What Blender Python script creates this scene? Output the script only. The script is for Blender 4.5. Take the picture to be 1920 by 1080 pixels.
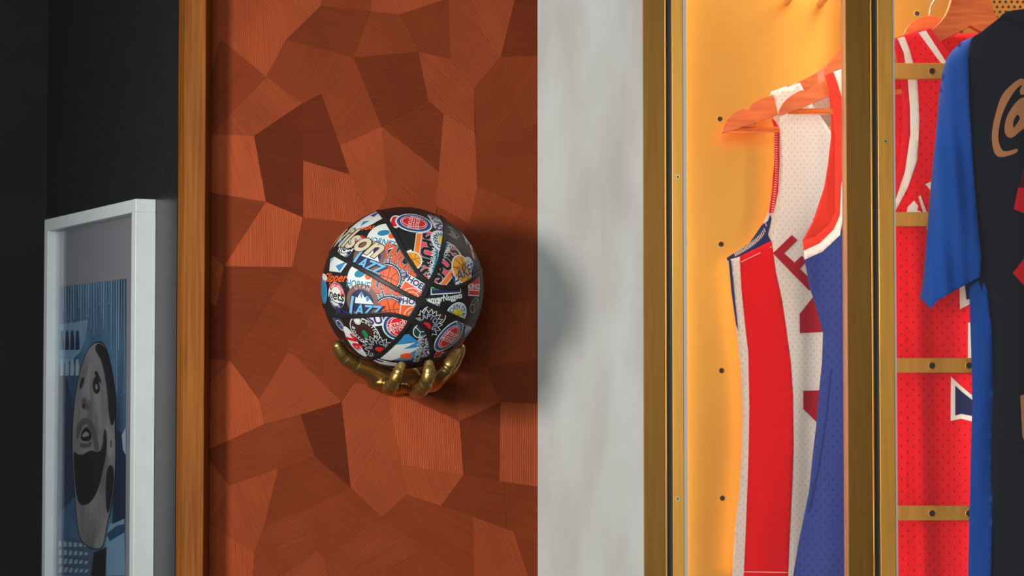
import bpy, bmesh, math, random
from mathutils import Vector, Matrix
from mathutils.geometry import delaunay_2d_cdt
random.seed(7)
for o in list(bpy.data.objects): bpy.data.objects.remove(o)
scene = bpy.context.scene
COL = scene.collection
PI = math.pi

# ------------------------------------------------------------------ camera
CAMZ = 1.5
PITCH = math.atan(0.0432)
cam_d = bpy.data.cameras.new('camera'); cam = bpy.data.objects.new('camera', cam_d); COL.objects.link(cam)
cam.location = (0, 0, CAMZ); cam.rotation_euler = (PI/2 + PITCH, 0, 0)
cam_d.lens = 85; cam_d.sensor_width = 36; cam_d.clip_end = 60
cam_d.dof.use_dof = True; cam_d.dof.focus_distance = 3.52; cam_d.dof.aperture_fstop = 11.0
scene.camera = cam
F = 85/36*1920.0
VR = Vector((1, 0, 0)); VF = Vector((0, math.cos(PITCH), math.sin(PITCH))); VU = Vector((0, -math.sin(PITCH), math.cos(PITCH)))
CAM = Vector((0, 0, CAMZ))
def ray(px, py): return (VF + VR*((px-960)/F) + VU*((540-py)/F))
def P(px, py, Y):
    d = ray(px, py); return CAM + d*(Y/d.y)

# ------------------------------------------------------------------ world, lights, exposure
scene.view_settings.view_transform = 'Standard'; scene.view_settings.look = 'None'
scene.view_settings.exposure = 0.0; scene.view_settings.gamma = 1.0
try: scene.view_settings.use_curve_mapping = False
except Exception: pass
world = bpy.data.worlds.new('world'); scene.world = world; world.use_nodes = True
world.node_tree.nodes['Background'].inputs[0].default_value = (0.85, 0.95, 1.0, 1)
world.node_tree.nodes['Background'].inputs[1].default_value = 0.17
def look_at(o, tgt): o.rotation_euler = (Vector(tgt)-o.location).to_track_quat('-Z', 'Y').to_euler()
def spot(name, loc, tgt, energy, color, deg, blend, radius):
    d = bpy.data.lights.new(name, 'SPOT'); o = bpy.data.objects.new(name, d); COL.objects.link(o)
    o.location = loc; look_at(o, tgt); d.energy = energy; d.color = color
    d.spot_size = math.radians(deg); d.spot_blend = blend; d.shadow_soft_size = radius; return o
def area(name, loc, tgt, energy, color, sx, sy):
    d = bpy.data.lights.new(name, 'AREA'); o = bpy.data.objects.new(name, d); COL.objects.link(o)
    d.shape = 'RECTANGLE'; d.size = sx; d.size_y = sy
    o.location = loc; look_at(o, tgt); d.energy = energy; d.color = color; return o
spot('key_spotlight', (-1.95, 0.5, 1.88), (0.02, 3.8, 1.60), 400, (1.0, 0.96, 0.90), 33, 0.8, 0.30)
area('front_fill_light', (-0.9, -2.4, 2.1), (-0.2, 3.8, 1.6), 105, (0.90, 0.98, 1.0), 2.0, 2.2)  # added soft fill from behind the camera, no known window there

# ------------------------------------------------------------------ materials
MATS = {}
def mat(name, col, rough=0.5, metal=0.0, coat=0.0, spec=0.5, emit=None, estr=0.0, sheen=0.0):
    if name in MATS: return MATS[name]
    m = bpy.data.materials.new(name); m.use_nodes = True
    b = m.node_tree.nodes['Principled BSDF']
    b.inputs['Base Color'].default_value = (*col, 1); b.inputs['Roughness'].default_value = rough
    b.inputs['Metallic'].default_value = metal; b.inputs['Coat Weight'].default_value = coat
    b.inputs['Specular IOR Level'].default_value = spec; b.inputs['Sheen Weight'].default_value = sheen
    if emit: b.inputs['Emission Color'].default_value = (*emit, 1); b.inputs['Emission Strength'].default_value = estr
    MATS[name] = m; return m
def srgb(r, g, b):
    f = lambda c: (c/255/12.92) if c/255 <= 0.04045 else ((c/255+0.055)/1.055)**2.4
    return (f(r), f(g), f(b))
def nodes_of(m): return m.node_tree.nodes, m.node_tree.links, m.node_tree.nodes['Principled BSDF']
def noise_mix(m, c1, c2, scale=(10, 10, 10), nscale=4.0, detail=5, bump=0.0, bdist=0.001, ramp=(0.35, 0.65)):
    N, L, b = nodes_of(m)
    tc = N.new('ShaderNodeTexCoord'); mp = N.new('ShaderNodeMapping'); mp.inputs['Scale'].default_value = scale
    nz = N.new('ShaderNodeTexNoise'); nz.inputs['Scale'].default_value = nscale; nz.inputs['Detail'].default_value = detail
    geo = N.new('ShaderNodeNewGeometry')
    L.new(geo.outputs['Position'], mp.inputs[0]); L.new(mp.outputs[0], nz.inputs['Vector'])
    r = N.new('ShaderNodeValToRGB'); r.color_ramp.elements[0].position = ramp[0]; r.color_ramp.elements[1].position = ramp[1]
    r.color_ramp.elements[0].color = (*c1, 1); r.color_ramp.elements[1].color = (*c2, 1)
    L.new(nz.outputs['Fac'], r.inputs[0]); L.new(r.outputs[0], b.inputs['Base Color'])
    if bump:
        bp = N.new('ShaderNodeBump'); bp.inputs['Strength'].default_value = bump; bp.inputs['Distance'].default_value = bdist
        L.new(nz.outputs['Fac'], bp.inputs['Height']); L.new(bp.outputs[0], b.inputs['Normal'])
    return m
def mth(N, L, op, a, b=None):
    n = N.new('ShaderNodeMath'); n.operation = op
    for i, v in enumerate((a, b)):
        if v is None: continue
        if isinstance(v, (int, float)): n.inputs[i].default_value = v
        else: L.new(v, n.inputs[i])
    return n.outputs[0]
def mesh_fabric(name, col, hole, px=0.0130, pz=0.0085, sheen=0.3, rough=0.75, hr=0.13):
    """athletic mesh cloth: staggered small eyelets + fine knit relief"""
    m = mat(name, col, rough, sheen=0.08, spec=0.15); N, L, b = nodes_of(m)
    geo = N.new('ShaderNodeNewGeometry'); sp = N.new('ShaderNodeSeparateXYZ'); L.new(geo.outputs['Position'], sp.inputs[0])
    v = mth(N, L, 'DIVIDE', sp.outputs['Z'], pz); row = mth(N, L, 'FLOOR', v)
    u = mth(N, L, 'ADD', mth(N, L, 'DIVIDE', sp.outputs['X'], px), mth(N, L, 'MULTIPLY', mth(N, L, 'MODULO', row, 2.0), 0.5))
    du = mth(N, L, 'MULTIPLY', mth(N, L, 'SUBTRACT', mth(N, L, 'FRACT', u), 0.5), 1.5)
    dv = mth(N, L, 'SUBTRACT', mth(N, L, 'FRACT', v), 0.5)
    d = mth(N, L, 'SQRT', mth(N, L, 'ADD', mth(N, L, 'POWER', du, 2.0), mth(N, L, 'POWER', mth(N, L, 'MULTIPLY', dv, 0.45), 2.0)))
    k = mth(N, L, 'LESS_THAN', d, hr)
    mx = N.new('ShaderNodeMix'); mx.data_type = 'RGBA'
    mx.inputs[6].default_value = (*col, 1); mx.inputs[7].default_value = (*hole, 1)
    L.new(k, mx.inputs[0]); L.new(mx.outputs[2], b.inputs['Base Color'])
    nz = N.new('ShaderNodeTexNoise'); nz.inputs['Scale'].default_value = 700; L.new(geo.outputs['Position'], nz.inputs['Vector'])
    bp = N.new('ShaderNodeBump'); bp.inputs['Strength'].default_value = 0.25; bp.inputs['Distance'].default_value = 0.0006
    L.new(nz.outputs['Fac'], bp.inputs['Height']); L.new(bp.outputs[0], b.inputs['Normal'])
    return m
def knit(name, col, rough=0.8):
    m = mat(name, col, rough, sheen=0.06, spec=0.12); N, L, b = nodes_of(m)
    geo = N.new('ShaderNodeNewGeometry')
    w = N.new('ShaderNodeTexNoise'); w.inputs['Scale'].default_value = 500; L.new(geo.outputs['Position'], w.inputs['Vector'])
    bp = N.new('ShaderNodeBump'); bp.inputs['Strength'].default_value = 0.3; bp.inputs['Distance'].default_value = 0.0006
    L.new(w.outputs['Fac'], bp.inputs['Height']); L.new(bp.outputs[0], b.inputs['Normal'])
    return m

# copper veneer: painted light response of the grooves from object colour, groove direction from object colour alpha
def copper_mat():
    m = mat('copper_veneer', (0.4, 0.1, 0.04), 0.55, 0.12, spec=0.12); N, L, b = nodes_of(m)
    oi = N.new('ShaderNodeObjectInfo'); geo = N.new('ShaderNodeNewGeometry')
    sp = N.new('ShaderNodeSeparateXYZ'); L.new(geo.outputs['Position'], sp.inputs[0])
    a = mth(N, L, 'MULTIPLY', oi.outputs['Alpha'], PI)
    ca = mth(N, L, 'COSINE', a); sa = mth(N, L, 'SINE', a)
    # along = x cos + z sin ; across = -x sin + z cos
    al = mth(N, L, 'ADD', mth(N, L, 'MULTIPLY', sp.outputs['X'], ca), mth(N, L, 'MULTIPLY', sp.outputs['Z'], sa))
    ac = mth(N, L, 'SUBTRACT', mth(N, L, 'MULTIPLY', sp.outputs['Z'], ca), mth(N, L, 'MULTIPLY', sp.outputs['X'], sa))
    cb = N.new('ShaderNodeCombineXYZ'); L.new(mth(N, L, 'MULTIPLY', al, 9.0), cb.inputs[0]); L.new(mth(N, L, 'MULTIPLY', ac, 330.0), cb.inputs[1])
    nz = N.new('ShaderNodeTexNoise'); nz.inputs['Scale'].default_value = 1.0; nz.inputs['Detail'].default_value = 3; L.new(cb.outputs[0], nz.inputs['Vector'])
    wob = mth(N, L, 'ADD', mth(N, L, 'MULTIPLY', ac, 2*PI/0.0028), mth(N, L, 'MULTIPLY', nz.outputs['Fac'], 2.0))
    wv = mth(N, L, 'MULTIPLY', mth(N, L, 'ADD', mth(N, L, 'SINE', wob), 1.0), 0.5)
    nz2 = N.new('ShaderNodeTexNoise'); nz2.inputs['Scale'].default_value = 14; nz2.inputs['Detail'].default_value = 6; L.new(geo.outputs['Position'], nz2.inputs['Vector'])
    k = mth(N, L, 'ADD', mth(N, L, 'MULTIPLY', wv, 0.28), mth(N, L, 'ADD', mth(N, L, 'MULTIPLY', nz.outputs['Fac'], 0.5), mth(N, L, 'MULTIPLY', nz2.outputs['Fac'], 0.45)))
    k = mth(N, L, 'ADD', k, 0.40)
    mx = N.new('ShaderNodeMix'); mx.data_type = 'RGBA'; mx.blend_type = 'MULTIPLY'; mx.inputs[0].default_value = 1.0
    cg = N.new('ShaderNodeCombineXYZ')
    for i in range(3): L.new(k, cg.inputs[i])
    L.new(oi.outputs['Color'], mx.inputs[6]); L.new(cg.outputs[0], mx.inputs[7]); L.new(mx.outputs[2], b.inputs['Base Color'])
    bp = N.new('ShaderNodeBump'); bp.inputs['Strength'].default_value = 0.55; bp.inputs['Distance'].default_value = 0.0007
    L.new(wv, bp.inputs['Height']); L.new(bp.outputs[0], b.inputs['Normal'])
    return m
M_COPPER = copper_mat()
M_PLASTER = noise_mix(mat('white_plaster', (0.6, 0.6, 0.58), 0.7), srgb(182, 176, 170), srgb(200, 200, 195), (6, 6, 1.6), 2.2, 6, 0.15, 0.002)
M_DARKWALL = noise_mix(mat('charcoal_paint', (0.03, 0.035, 0.04), 0.34, spec=0.6), (0.016, 0.017, 0.017), (0.020, 0.021, 0.021), (1, 1, 1), 60, 3, 0.1, 0.0008)
M_BLACKWALL = noise_mix(mat('black_paint', (0.02, 0.018, 0.018), 0.9), (0.030, 0.022, 0.022), (0.034, 0.025, 0.025), (1, 1, 1), 8, 3)
M_FLOOR = noise_mix(mat('dark_concrete_floor', (0.1, 0.1, 0.1), 0.6), (0.07, 0.07, 0.07), (0.12, 0.115, 0.11), (1, 1, 1), 6, 6)
M_CEIL = noise_mix(mat('dark_ceiling_paint', (0.1, 0.1, 0.1), 0.9), (0.10, 0.10, 0.10), (0.13, 0.13, 0.13), (1, 1, 1), 6, 6)
def wood(name, c1, c2, sc, rough=0.45, coat=0.1, spec=0.5):
    m = mat(name, c1, rough, coat=coat, spec=spec); return noise_mix(m, c1, c2, sc, 1.0, 6, 0.25, 0.0006, (0.3, 0.7))
M_OAK = wood('oak_trim_wood', srgb(120, 62, 10), srgb(162, 96, 24), (160, 160, 5), 0.6, 0.0, 0.15)
M_HANGER = wood('beech_hanger_wood', srgb(198, 84, 18), srgb(228, 116, 36), (18, 160, 130), 0.4, 0.25)
M_BRASS = noise_mix(mat('brushed_brass', (0.5, 0.33, 0.10), 0.38, 0.6), (0.52, 0.235, 0.028), (0.60, 0.28, 0.04), (40, 40, 2), 3, 4)
M_BRASSDK = noise_mix(mat('bronze_anodised', (0.4, 0.25, 0.08), 0.42, 0.7, spec=0.2), (0.180, 0.080, 0.014), (0.205, 0.095, 0.018), (40, 40, 2), 3, 4)
M_LEDTOP = mat('warm_led_panel', (1, 0.9, 0.7), 0.5, emit=(1.0, 0.94, 0.84), estr=30.0)
M_LEDSOFT = mat('warm_led_soft', (1, 0.9, 0.7), 0.5, emit=(1.0, 0.88, 0.66), estr=15.0)
M_BRASSBACK = noise_mix(mat('satin_brass_sheet', (0.8, 0.5, 0.12), 0.30, 0.88), (0.68, 0.31, 0.045), (0.77, 0.37, 0.062), (3, 3, 1), 2, 4)
M_GOLD = noise_mix(mat('gold_paint', (0.6, 0.4, 0.14), 0.33, 0.9), (0.42, 0.245, 0.07), (0.52, 0.32, 0.10), (1, 1, 1), 25, 4, 0.12, 0.0008)
M_BLACK = mat('black_rubber', (0.012, 0.011, 0.011), 0.5)
M_HOLE = mat('dark_hole', (0.01, 0.008, 0.006), 0.9)
M_WHITEFRAME = noise_mix(mat('white_lacquer', (0.75, 0.8, 0.8), 0.4), (0.72, 0.76, 0.76), (0.76, 0.80, 0.80), (1, 1, 1), 30, 3)
M_SEAL = mat('clear_silicone_seal', (0.42, 0.40, 0.38), 0.3)
M_CHROME = mat('chrome_wire', (0.8, 0.8, 0.8), 0.15, 1.0)
M_SCREW = mat('screw_metal', (0.45, 0.33, 0.15), 0.35, 0.9)
M_LED = mat('warm_led_strip', (1, 0.9, 0.7), 0.5, emit=(1.0, 0.96, 0.89), estr=12.5)
def glass_mat(name, tint=(1, 1, 1), refl=0.06):
    m = bpy.data.materials.new(name); m.use_nodes = True; N, L = m.node_tree.nodes, m.node_tree.links
    N.remove(N['Principled BSDF']); out = N['Material Output']
    t = N.new('ShaderNodeBsdfTransparent'); t.inputs[0].default_value = (*tint, 1)
    g = N.new('ShaderNodeBsdfGlossy'); g.inputs['Roughness'].default_value = 0.03
    lw = N.new('ShaderNodeLayerWeight'); lw.inputs[0].default_value = 0.5
    k = mth(N, L, 'ADD', mth(N, L, 'MULTIPLY', mth(N, L, 'POWER', lw.outputs['Facing'], 5.0), 0.9), refl)
    mx = N.new('ShaderNodeMixShader'); L.new(k, mx.inputs[0]); L.new(t.outputs[0], mx.inputs[1]); L.new(g.outputs[0], mx.inputs[2])
    L.new(mx.outputs[0], out.inputs[0]); return m
M_GLASS = glass_mat('case_glass', (0.99, 0.99, 0.98), 0.05)
M_GLASS2 = glass_mat('picture_glass', (0.95, 0.96, 0.97), 0.04)

# ------------------------------------------------------------------ helpers
def link(name, me, m=None, parent=None):
    o = bpy.data.objects.new(name, me); COL.objects.link(o)
    if m is not None:
        for mm in (m if isinstance(m, (list, tuple)) else [m]): me.materials.append(mm)
    if parent is not None:
        o.parent = parent; o.matrix_parent_inverse = Matrix.Translation(-Vector(parent['org'])) if 'org' in parent else Matrix.Identity(4)
    return o
def tag(o, label=None, cat=None, group=None, kind=None):
    if label: o['label'] = label
    if cat: o['category'] = cat
    if group: o['group'] = group
    if kind: o['kind'] = kind
    return o
class Thing:
    pass
def empty(name, loc, label, cat, group=None):
    o = bpy.data.objects.new(name, None); COL.objects.link(o); o.location = loc
    o.empty_display_size = 0.05; tag(o, label, cat, group); return o
def child(o, parent):
    """parent keeping world placement (parents are only ever translated)"""
    o.parent = parent
    loc = Vector(parent.location); p = parent.parent
    while p is not None: loc += Vector(p.location); p = p.parent
    o.location = Vector(o.location) - loc
    return o
def mesh_obj(name, verts, faces, m, parent=None, smooth=False):
    """verts in world space; the object's origin goes to their middle-bottom"""
    vs = [Vector(v) for v in verts]
    lo = Vector((min(v.x for v in vs), min(v.y for v in vs), min(v.z for v in vs)))
    hi = Vector((max(v.x for v in vs), max(v.y for v in vs), max(v.z for v in vs)))
    org = Vector(((lo.x+hi.x)/2, (lo.y+hi.y)/2, lo.z))
    me = bpy.data.meshes.new(name); me.from_pydata([v-org for v in vs], [], faces); me.update()
    if smooth:
        for p in me.polygons: p.use_smooth = True
    o = link(name, me, m); o.location = org
    if parent is not None: child(o, parent)
    return o
def world_loc(o):
    l = Vector(o.location); p = o.parent
    while p is not None: l += Vector(p.location); p = p.parent
    return l
def box(name, lo, hi, m, parent=None, bevel=0.0):
    x0, y0, z0 = lo; x1, y1, z1 = hi
    v = [(x0,y0,z0),(x1,y0,z0),(x1,y1,z0),(x0,y1,z0),(x0,y0,z1),(x1,y0,z1),(x1,y1,z1),(x0,y1,z1)]
    f = [(0,3,2,1),(4,5,6,7),(0,1,5,4),(1,2,6,5),(2,3,7,6),(3,0,4,7)]
    o = mesh_obj(name, v, f, m, parent)
    if bevel:
        b = o.modifiers.new('bevel', 'BEVEL'); b.width = bevel; b.segments = 2; b.limit_method = 'ANGLE'
    return o
def prism(name, pts, z0, z1, m, parent=None, bevel=0.0):
    """vertical prism over a plan polygon [(x,y)]"""
    n = len(pts); v = [(x, y, z0) for x, y in pts] + [(x, y, z1) for x, y in pts]
    f = [tuple(range(n))[::-1], tuple(range(n, 2*n))] + [(i, (i+1) % n, n+(i+1) % n, n+i) for i in range(n)]
    me_o = mesh_obj(name, v, f, m, parent)
    bm = bmesh.new(); bm.from_mesh(me_o.data); bmesh.ops.recalc_face_normals(bm, faces=bm.faces); bm.to_mesh(me_o.data); bm.free()
    if bevel:
        b = me_o.modifiers.new('bevel', 'BEVEL'); b.width = bevel; b.segments = 2; b.limit_method = 'ANGLE'
    return me_o
def inside(pt, poly):
    x, y = pt; c = False; n = len(poly); j = n-1
    for i in range(n):
        xi, yi = poly[i]; xj, yj = poly[j]
        if (yi > y) != (yj > y) and x < (xj-xi)*(y-yi)/(yj-yi)+xi: c = not c
        j = i
    return c
def resample(poly, step):
    out = []
    n = len(poly)
    for i in range(n):
        a, b = poly[i], poly[(i+1) % n]; L = math.hypot(b[0]-a[0], b[1]-a[1]); k = max(1, int(math.ceil(L/step)))
        for t in range(k): out.append((a[0]+(b[0]-a[0])*t/k, a[1]+(b[1]-a[1])*t/k))
    return out
def fill(loops, step=None):
    """even-odd fill of 2-D loops with a dense mesh: (points, triangles)"""
    if step: loops = [resample(l, step) for l in loops]
    pts, edges = [], []
    for l in loops:
        s = len(pts); pts += [Vector(p) for p in l]; edges += [(s+i, s+(i+1) % len(l)) for i in range(len(l))]
    if step:
        xs = [p[0] for p in pts]; ys = [p[1] for p in pts]
        y = min(ys)+step/2; r = 0
        while y < max(ys):
            x = min(xs)+step/2+(step/2 if r % 2 else 0)
            while x < max(xs):
                if sum(inside((x, y), l) for l in loops) % 2: pts.append(Vector((x, y)))
                x += step
            y += step; r += 1
    v, e, f, _, _, _ = delaunay_2d_cdt(pts, edges, [], 0, 1e-7)
    tri = []
    for t in f:
        c = ((v[t[0]][0]+v[t[1]][0]+v[t[2]][0])/3, (v[t[0]][1]+v[t[1]][1]+v[t[2]][1])/3)
        if sum(inside(c, l) for l in loops) % 2: tri.append(tuple(t))
    return [(p[0], p[1]) for p in v], tri
def smooth_poly(pts, it=2, closed=True):
    for _ in range(it):
        o = []; n = len(pts)
        for i in range(n if closed else n-1):
            a, b = pts[i], pts[(i+1) % n]
            o.append((a[0]*.75+b[0]*.25, a[1]*.75+b[1]*.25)); o.append((a[0]*.25+b[0]*.75, a[1]*.25+b[1]*.75))
        if not closed: o = [pts[0]]+o+[pts[-1]]
        pts = o
    return pts
def sheet(name, loops, M, off, thick, m, parent=None, step=None, smooth=False):
    """a solid sheet: 2-D loops -> surface M(px,py,off), given real thickness"""
    p2, tri = fill(loops, step); n = len(p2)
    v = [M(x, y, off) for x, y in p2] + [M(x, y, off+thick) for x, y in p2]
    ec = {}
    for t in tri:
        for a, b in ((t[0], t[1]), (t[1], t[2]), (t[2], t[0])): ec[(a, b)] = 1
    f = list(tri) + [(t[2]+n, t[1]+n, t[0]+n) for t in tri]
    for (a, b) in ec:
        if (b, a) not in ec: f.append((b, a, a+n, b+n))
    o = mesh_obj(name, v, f, m, parent)
    bm = bmesh.new(); bm.from_mesh(o.data); bmesh.ops.recalc_face_normals(bm, faces=bm.faces)
    bmesh.ops.delete(bm, geom=[x for x in bm.verts if not x.link_faces], context='VERTS'); bm.to_mesh(o.data); bm.free()
    if smooth:
        k = len(tri)
        for i, p in enumerate(o.data.polygons): p.use_smooth = i < 2*k
    return o
def tube_geo(pts, radii, seg=12, caps=True):
    pts = [Vector(p) for p in pts]; n = len(pts); v, f = [], []
    if isinstance(radii, (int, float)): radii = [radii]*n
    prev = None
    for i, p in enumerate(pts):
        t = (pts[min(i+1, n-1)]-pts[max(i-1, 0)]).normalized()
        if prev is None:
            a = Vector((0, 0, 1)) if abs(t.z) < 0.9 else Vector((1, 0, 0)); nrm = t.cross(a).normalized()
        else:
            nrm = (prev - t*prev.dot(t)).normalized()
        prev = nrm; bn = t.cross(nrm)
        for k in range(seg):
            a = 2*PI*k/seg; v.append(p + (nrm*math.cos(a)+bn*math.sin(a))*radii[i])
    for i in range(n-1):
        for k in range(seg):
            f.append((i*seg+k, i*seg+(k+1) % seg, (i+1)*seg+(k+1) % seg, (i+1)*seg+k))
    if caps: f.append(tuple(range(seg))[::-1]); f.append(tuple((n-1)*seg+k for k in range(seg)))
    return v, f
def tube(name, pts, radii, m, parent=None, seg=12, smooth=True):
    v, f = tube_geo(pts, radii, seg); return mesh_obj(name, v, f, m, parent, smooth)
def disc_geo(c, nrm, r, depth, seg=20):
    c = Vector(c); nrm = Vector(nrm).normalized(); return tube_geo([c, c+nrm*depth], [r, r], seg)

# ------------------------------------------------------------------ the setting
YW = 3.80                                   # copper wall surface
HZ = 3.0
struct = lambda o, label=None: tag(o, label, None, None, 'structure')
def wx(px, Y): return (px-960)/F*Y/math.cos(PITCH)      # x of a vertical edge (at eye level)
struct(box('floor', (-3.2, -4.0, -0.1), (3.2, 6.2, 0.0), M_FLOOR), 'dark concrete shop floor')
# dark return wall (plan direction U) that carries the picture
Udir = Vector((-0.447, 0.894, 0)); Ndir = Vector((-0.894, -0.447, 0))
Nc = P(254.5, 376, 3.84); T_FR = 0.0335
W0 = Vector((Nc.x, Nc.y, 0)) - Ndir*T_FR
def on_wall(s): return W0 - Udir*s
def wall_px(px, s0=0.0):
    k = (px-960)/F/math.cos(PITCH)
    # x = k*y along W0 - Udir*s
    s = (k*W0.y - W0.x)/(-Udir.x + k*Udir.y)
    return s
s_far, s_c, s_t = wall_px(86), wall_px(331), wall_px(344)
A_, B_ = on_wall(s_far), on_wall(s_c)
C_ = B_ - Ndir*0.10; D_ = A_ - Ndir*0.10
wl = struct(prism('wall_left', [(A_.x, A_.y), (B_.x, B_.y), (B_.x+0.019, B_.y+0.02), (B_.x+0.019, B_.y+0.12), (D_.x, D_.y)], 0, HZ, M_DARKWALL), 'charcoal painted return wall behind the framed picture')
T0 = on_wall(s_t)
tx1 = wx(384, T0.y)
trim = struct(prism('trim_1', [(B_.x+0.001, B_.y), (T0.x, T0.y), (tx1, T0.y), (tx1, YW+0.02), (B_.x+0.02, YW+0.02)], 0, HZ, M_OAK, bevel=0.0015), 'oak trim board edging the copper wall')
XR = wx(1008, YW)
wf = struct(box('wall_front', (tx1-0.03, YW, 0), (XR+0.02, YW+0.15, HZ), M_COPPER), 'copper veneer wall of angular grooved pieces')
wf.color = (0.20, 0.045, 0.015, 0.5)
XC = wx(1206, YW)
struct(box('wall_right', (XR, YW-0.008, 0), (XC+0.01, YW+0.6, HZ), M_PLASTER, bevel=0.001), 'pale plaster pillar between copper wall and display case')
struct(box('wall_back', (-3.2, 5.2, 0), (2.6, 5.3, HZ), M_BLACKWALL), 'black wall far behind the picture')

# ---- mosaic of grooved copper pieces
V = dict(a1=(499.6,144.4), a2=(413.5,72.8), a3=(537,74.4), a4=(602.4,10.6), a5=(663,108.3), a6=(566.3,194.4), a7=(476.6,255), a8=(396.8,252.2),
 a9=(602,176), a10=(637,273.6), a11=(696,22), b1=(715.3,237.5), b2=(802.5,189), b3=(832,213), b4=(784.4,97), b5=(749.7,27), b7=(844,111), b8=(888.6,166.7),
 b9=(938.6,107), b10=(984.5,239), c1=(499,378.6), c2=(568,407.8), c3=(655,327), c4=(568,301), c6=(548,501), c7=(420.4,499.4), d1=(726,364), d2=(823,322),
 d3=(890,247), d4=(892,266), d5=(895,350), e1=(641,754), e2=(433,677.5), e3=(485.7,749.7), e4=(495.4,795.5), e5=(563.5,777.5), g1=(658,915), g2=(609,1049),
 g3=(590,855), g4=(428.8,910.6), g5=(387,981), g6=(495.4,985.5), g7=(477.4,1037), g8=(567.7,957.8), h1=(939,754), h2=(861,790), h3=(753,870.6), h4=(868.7,890),
 h5=(936,902), h6=(827,948), h7=(762,927), h8=(716,969), h9=(887,969), h10=(950,992))
def VV(s):
    out = []
    for t in s.split():
        out.append(V[t] if t in V else tuple(float(q) for q in t.split(',')))
    return out
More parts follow.
